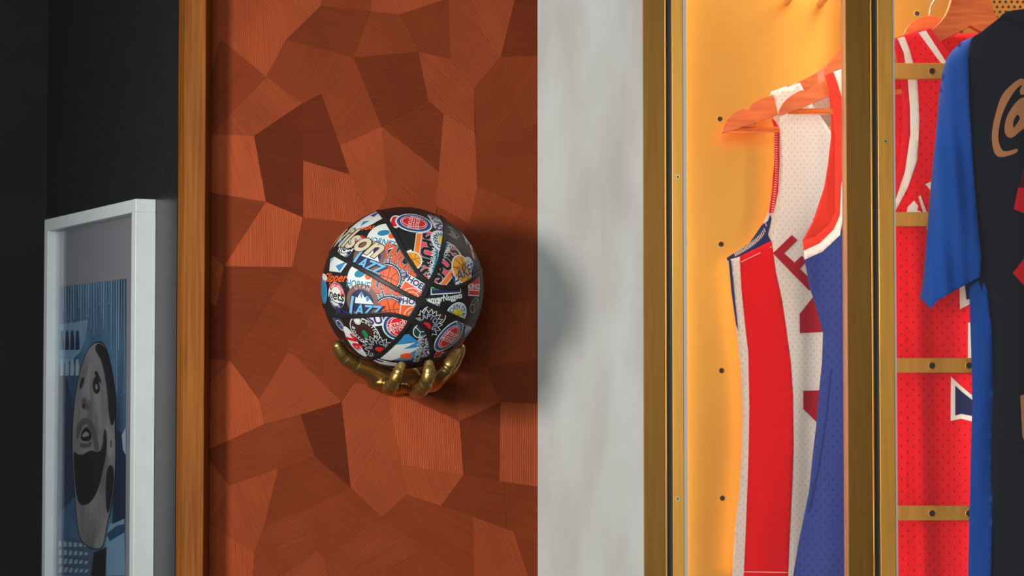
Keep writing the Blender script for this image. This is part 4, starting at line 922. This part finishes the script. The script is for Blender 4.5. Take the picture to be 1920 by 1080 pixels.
sheet('number', [[(1499, 589), (1532, 547), (1600, 547), (1600, 619), (1499.6, 625)]], MF, -.0016, .0014, R_LET, jA, 11)
sheet('number', [[(1506, 732.6), (1600, 730), (1600, 850), (1570, 830), (1506, 767)]], MF, -.0016, .0014, R_LET, jA, 11)
# -- jersey B: navy with orange-red and white trim
CB = 1742
jB = empty('sports_jersey', P(CB, 1160, YJB), 'navy sleeveless jersey with orange-red and white armhole bands', 'jersey', 'jerseys hanging in the case')
fB = [(48, .007, 2.2, 3.0), (100, .003, 0, -4)]
MF = cloth_map(YJB-.010, CB, 250, .03, fB); MB = cloth_map(YJB+.010, CB, 250, .03, fB, True)
edgeB = [(1508, 484), (1518, 540), (1530, 575), (1543, 625), (1541, 680), (1536, 730), (1530, 800), (1524, 850), (1517, 920), (1505, 980), (1497, 1020), (1487, 1080), (1480, 1150)]
armB = [(1561, 136), (1570, 157), (1577, 182), (1581, 228), (1582, 270), (1582, 311), (1576, 350), (1574, 404), (1563, 432), (1537, 458), (1507, 471)]
sheet('front_panel', [half_full([(1690, 270), (1660, 200), (1630, 140), (1612, 112), (1590, 120)]+armB+edgeB+[(CB, 1156)], CB)], MF, 0, .0016, N_MESH, jB, 11, True)
sheet('armhole_band', [[(1545.5, 141.5), (1562.7, 135), (1571, 157.8), (1578, 182), (1581, 223), (1583, 264), (1583, 311), (1577, 350), (1574.5, 404), (1563, 430), (1537, 456), (1507, 470), (1505, 452), (1530, 443), (1556, 420), (1566, 399), (1566, 337), (1565.5, 259), (1563.7, 243), (1560.7, 202.6), (1554.6, 174), (1549.5, 149.6)]], MF, -.0022, .0035, R_RIB, jB, 9, True)
sheet('white_band', [[(1562.7, 135), (1578, 129), (1588, 160), (1594, 220), (1594, 320), (1586, 380), (1575, 441), (1542, 472), (1508.5, 487), (1507, 470), (1537, 456), (1563, 430), (1574.5, 404), (1577, 350), (1583, 311), (1583, 264), (1581, 223), (1578, 182), (1571, 157.8)]], MF, -.0018, .003, W_RIB, jB, 9, True)
inB = [(1547, 146), (1555, 181), (1558, 225), (1557.8, 259), (1552, 310), (1544.8, 352.6), (1524, 414.8), (1505, 450), (1507, 470)]
sheet('back_panel', [half_full([(1650, 150), (1612, 112), (1575, 130)]+inB+edgeB+[(CB, 1156)], CB)], MB, 0, .0016, N_MESH, jB, 11, True)
sheet('inner_band', [inB[:-1]+[(1520, 455), (1545, 440), (1572, 400), (1574, 300), (1570, 220), (1562, 160)]], MB, -.003, .0022, R_RIB, jB, 10, True)
sheet('seam_and_fold_line', [[(1557, 690), (1558.5, 690), (1550, 780), (1535, 880), (1520, 950), (1514, 962), (1513, 960), (1533, 880), (1548.5, 780)]], MF, -.0025, .003, N_RIB, jB, 10)  # added darker strip, draws the shade line of a cloth fold
# -- red jersey
CR = 1818
jR = empty('sports_jersey', P(CR, 1180, YR), 'bright red sleeveless jersey with white trim behind the brass bars', 'jersey', 'jerseys hanging in the case')
fR = [(70, .010, .6, 1.0), (130, .003, 1.5, 3)]
MF = cloth_map(YR-.012, CR, 200, .018, fR); MB = cloth_map(YR+.014, CR, 200, .03, fR, True)
left = [(1742, 54), (1700, 66), (1676, 75), (1682, 105), (1690, 150), (1694, 200), (1694, 250), (1685, 310), (1668, 360), (1640, 400), (1618, 425), (1620, 520), (1626, 640), (1628, 800), (1624, 960), (1618, 1170)]
sheet('front_panel', [half_full([(1812, 190), (1800, 165), (1779, 118), (1760, 84)]+left+[(CR, 1176)], CR)], MF, 0, .0016, R_MESH, jR, 12, True)
sheet('back_panel', [half_full([(1760, 62), (1742, 52), (1700, 64), (1672, 74), (1662, 130), (1656, 220), (1650, 320), (1636, 390)]+left[10:]+[(CR, 1176)], CR)], MB, 0, .0016, R_MESH, jR, 14, True)
sheet('armhole_band', [[(1676, 75), (1683, 73), (1694, 98), (1702, 150), (1706, 200), (1707, 250), (1697, 320), (1680, 372), (1650, 410), (1618, 432), (1618, 424), (1640, 398), (1668, 358), (1685, 308), (1693, 250), (1693, 200), (1689, 150), (1681, 105)]], MF, -.0022, .003, R_RIB2, jR, 9, True)
sheet('white_stripe', [[(1682, 72), (1696, 68.5), (1706, 95), (1714, 125), (1720, 150), (1724, 225), (1720, 300), (1702, 352), (1681, 392), (1650, 428), (1620, 445), (1618, 432), (1650, 410), (1680, 372), (1697, 320), (1707, 250), (1706, 200), (1702, 150), (1694, 98)]], MF, -.002, .003, W_RIB, jR, 9, True)
sheet('neck_band', [[(1736, 56), (1745, 53), (1780, 101), (1800, 140), (1818, 175), (1818, 186), (1800, 160), (1772, 112)]], MF, -.0022, .003, R_RIB2, jR, 9)
sheet('neck_stripe', [[(1722, 61), (1736, 57), (1772, 113), (1800, 160), (1818, 188), (1818, 205), (1790, 160), (1764, 118)]], MF, -.002, .003, W_RIB, jR, 9)
sheet('letter', [[(1702, 388), (1714, 376), (1722, 386), (1720, 394), (1733, 400), (1700, 400)]], MF, -.0018, .0018, W_RIB, jR, 9)
sheet('letter', [[(1722, 369), (1726, 366), (1738, 400), (1747, 445), (1740, 440), (1732, 402)]], MF, -.0018, .0018, W_RIB, jR, 9)
sheet('letter', [[(1735, 345), (1752, 338), (1770, 380), (1760, 392), (1744, 356)]], MF, -.0018, .0018, W_RIB, jR, 9)
sheet('number', [[(1799, 520), (1850, 520), (1850, 560), (1815, 572), (1800, 580)]], MF, -.0018, .0018, W_RIB, jR, 10); sheet('number_fill', [[(1807, 520), (1850, 520), (1850, 552), (1812, 562)]], MF, -.0028, .001, NAVY_TW, jR, 10)
sheet('number', [[(1815, 605), (1850, 600), (1850, 675), (1815, 672)]], MF, -.0018, .0018, W_RIB, jR, 10)
sheet('number', [[(1783, 706), (1800, 722), (1826, 744), (1856, 760), (1856, 800), (1822, 790), (1802, 785), (1782.5, 789)]], MF, -.0018, .0018, W_RIB, jR, 10)
sheet('number_fill', [[(1791, 723), (1804, 735), (1828, 754), (1856, 768), (1856, 790), (1822, 780), (1802, 776), (1791, 779)]], MF, -.0028, .001, NAVY_TW, jR, 10)
# -- short sleeved shirt at the right edge
CT = 1948
TORSO = knit('dark_navy_jersey_cloth', srgb(17, 16, 26), 0.9); BLUE = knit('royal_blue_cloth', srgb(0, 58, 138)); TAN = knit('tan_print', srgb(168, 112, 72)); REDP = knit('red_print', srgb(200, 10, 28))
tee = empty('short_sleeved_shirt', P(CT, 1200, YT), 'dark navy short sleeved shirt with royal blue sleeves and tan script', 'shirt')
fT = [(40, .005, .2, 2.0), (90, .002, 1, -3)]
MF = cloth_map(YT-.004, CT, 135, .016, fT); MB = cloth_map(YT+.016, CT, 150, .012, fT, True)
bodyL = [(1905, 40), (1890, 26), (1870, 37), (1840, 60), (1822, 72), (1812, 110), (1812, 200), (1816, 320), (1824, 430), (1832, 520), (1846, 560), (1852, 660), (1854, 760), (1850, 900), (1850, 1190)]
sheet('torso', [half_full(bodyL+[(CT, 1194)], CT)], MF, 0, .002, TORSO, tee, 13, True)
sheet('back_panel', [half_full([(1915, 26), (1890, 20), (1870, 36), (1840, 60), (1805, 80), (1800, 300), (1815, 500), (1822, 600), (1826, 760), (1822, 900), (1818, 1190), (CT, 1192)], CT)], MB, 0, .002, TORSO, tee, 15, True)
sheet('collar', [[(1868, 40), (1880, 26), (1900, 19), (1925, 16), (CT, 16), (2*CT-1925, 16), (2*CT-1900, 19), (2*CT-1880, 26), (2*CT-1868, 40), (2*CT-1900, 36), (1970, 52), (CT, 58), (1925, 52), (1900, 36), (1885, 34)]], MF, -.004, .006, TORSO, tee, 10, True)
def side_map(Y, rad):
    def M(px, py, off):
        # wraps back towards the left edge
        w = sleeve_w(py); u = min(1.0, max(0.0, (px-w[0])/(w[1]-w[0])))
        z = P(px, py, Y).z
        dp = rad*(1-math.sqrt(max(0, 1-(1-u)**2))) - .006 + .004*math.sin(z*30+px*.06) + .0026*math.sin(px*.20+z*16)
        return P(px, py, Y+dp+off)
    return M
def sleeve_w(py):
    L_ = [(60, 1826), (77, 1805), (95, 1785), (110, 1775), (135, 1767), (185, 1760), (250, 1755), (325, 1747), (410, 1740), (475, 1735), (530, 1730), (560, 1725), (600, 1722)]
    if py <= L_[0][0]: l = L_[0][1]
    else:
        l = L_[-1][1]
        for a, b in zip(L_, L_[1:]):
            if a[0] <= py <= b[0]: l = a[1]+(b[1]-a[1])*(py-a[0])/(b[0]-a[0]); break
    return l, 1845.0
SL = [(1826, 68), (1805, 77), (1785, 95), (1775, 110), (1767, 135), (1760, 185), (1755, 250), (1747, 325), (1740, 410), (1735, 475), (1730, 530), (1724.6, 557), (1735, 568), (1746, 578), (1755, 564), (1780, 550), (1805, 537), (1838, 519), (1840, 480), (1832, 400), (1824, 300), (1818, 200), (1816, 110)]
for mir in (False, True):
    MS = side_map(YT-.008, .05)
    if mir:
        MS0 = side_map(YT-.008, .05); xm = wx(CT, YT)
        def MS(px, py, off, g=MS0):
            q = g(px, py, off); return Vector((2*xm-q.x, q.y, q.z))
    sl = sheet('sleeve', [SL], MS, 0, .002, BLUE, tee, 9, True)
    sheet('sleeve_hem', [[(1728, 548), (1745, 553), (1780, 533), (1836, 507), (1838, 519), (1805, 537), (1780, 551), (1756, 565), (1746, 579), (1735, 569), (1724, 558)]], MS, -.0022, .002, BLUE, sl, 9, True)
    MSB = side_map(YT+.030, .03)
    if mir:
        def MSB(px, py, off, g=side_map(YT+.030, .03)):
            q = g(px, py, off); return Vector((2*xm-q.x, q.y, q.z))
    sheet('sleeve_back', [SL], MSB, 0, .002, BLUE, tee, 14, True)
    def SM(px, py, off, mir=mir):
        u = min(1, max(0, (px-1815)/45.0)); q = P(px, py, YT-.010+.035*(1-math.sqrt(max(0, 1-(1-u)**2)))+.003*math.sin(py*.012+px*.1)+off)
        return Vector((2*wx(CT, YT)-q.x, q.y, q.z)) if mir else q
    sheet('side_stripe', [[(1838, 519), (1817, 537), (1819, 596), (1822, 700), (1823, 760), (1820, 850), (1818, 950), (1815, 1080), (1812, 1190), (1856, 1190), (1860, 1000), (1862, 760), (1860, 620), (1850, 540)]], SM, 0, .002, BLUE, tee, 11, True)
def q9(pts): return [(1840+x/6.0, 130+y/6.0) for x, y in pts]
sheet('script_letter', [smooth_poly(q9([(480, 105), (430, 105), (350, 160), (245, 265), (200, 360), (165, 480), (130, 620), (115, 760), (130, 900), (165, 970), (215, 990), (300, 975), (410, 935), (410, 885), (330, 915), (250, 925), (215, 880), (190, 800), (192, 700), (215, 570), (260, 440), (330, 310), (395, 215), (455, 172), (460, 180), (430, 240), (440, 290), (500, 280), (520, 180)]), 1)], MF, -.0024, .002, TAN, tee, 8)
sheet('script_letter', [smooth_poly(q9([(480, 315), (440, 325), (380, 380), (310, 480), (270, 580), (258, 680), (275, 745), (320, 775), (370, 760), (430, 700), (520, 640), (560, 400), (520, 330)]), 1), smooth_poly(q9([(405, 500), (440, 545), (410, 600), (365, 660), (355, 640), (362, 570)]), 1)], MF, -.0024, .002, TAN, tee, 8)
sheet('chest_print', [[(1910, 352), (1914, 330), (1922, 312), (1990, 312), (1990, 352)]], MF, -.0022, .002, knit('dark_red_print', srgb(70, 12, 18)), tee, 10)
sheet('chest_print', [[(1909, 352), (1990, 352), (1990, 410), (1921, 400), (1901, 392)]], MF, -.0024, .002, REDP, tee, 10)
sheet('chest_print', [[(1898.7, 512), (1921, 484), (1990, 470), (1990, 560), (1921, 536)]], MF, -.0024, .002, REDP, tee, 10)
sheet('chest_print', [[(1913, 742), (1921, 740), (1990, 740), (1990, 830), (1921, 828), (1917, 818)]], MF, -.0024, .002, TAN, tee, 10)
hanger(YT+.006, CT, [(1800, 98), (1806, 92), (1830, 78), (1870, 56), (1905, 38), (1925, 15), (1935, -5), (CT, -8)], [(1800, 98), (1810, 97), (1850, 80), (1900, 64), (CT, 60)], None, .008, 'wooden hanger mostly hidden inside the dark navy shirt', [(CT, 0), (CT, -50), (CT+10, -64), (CT+22, -54)])
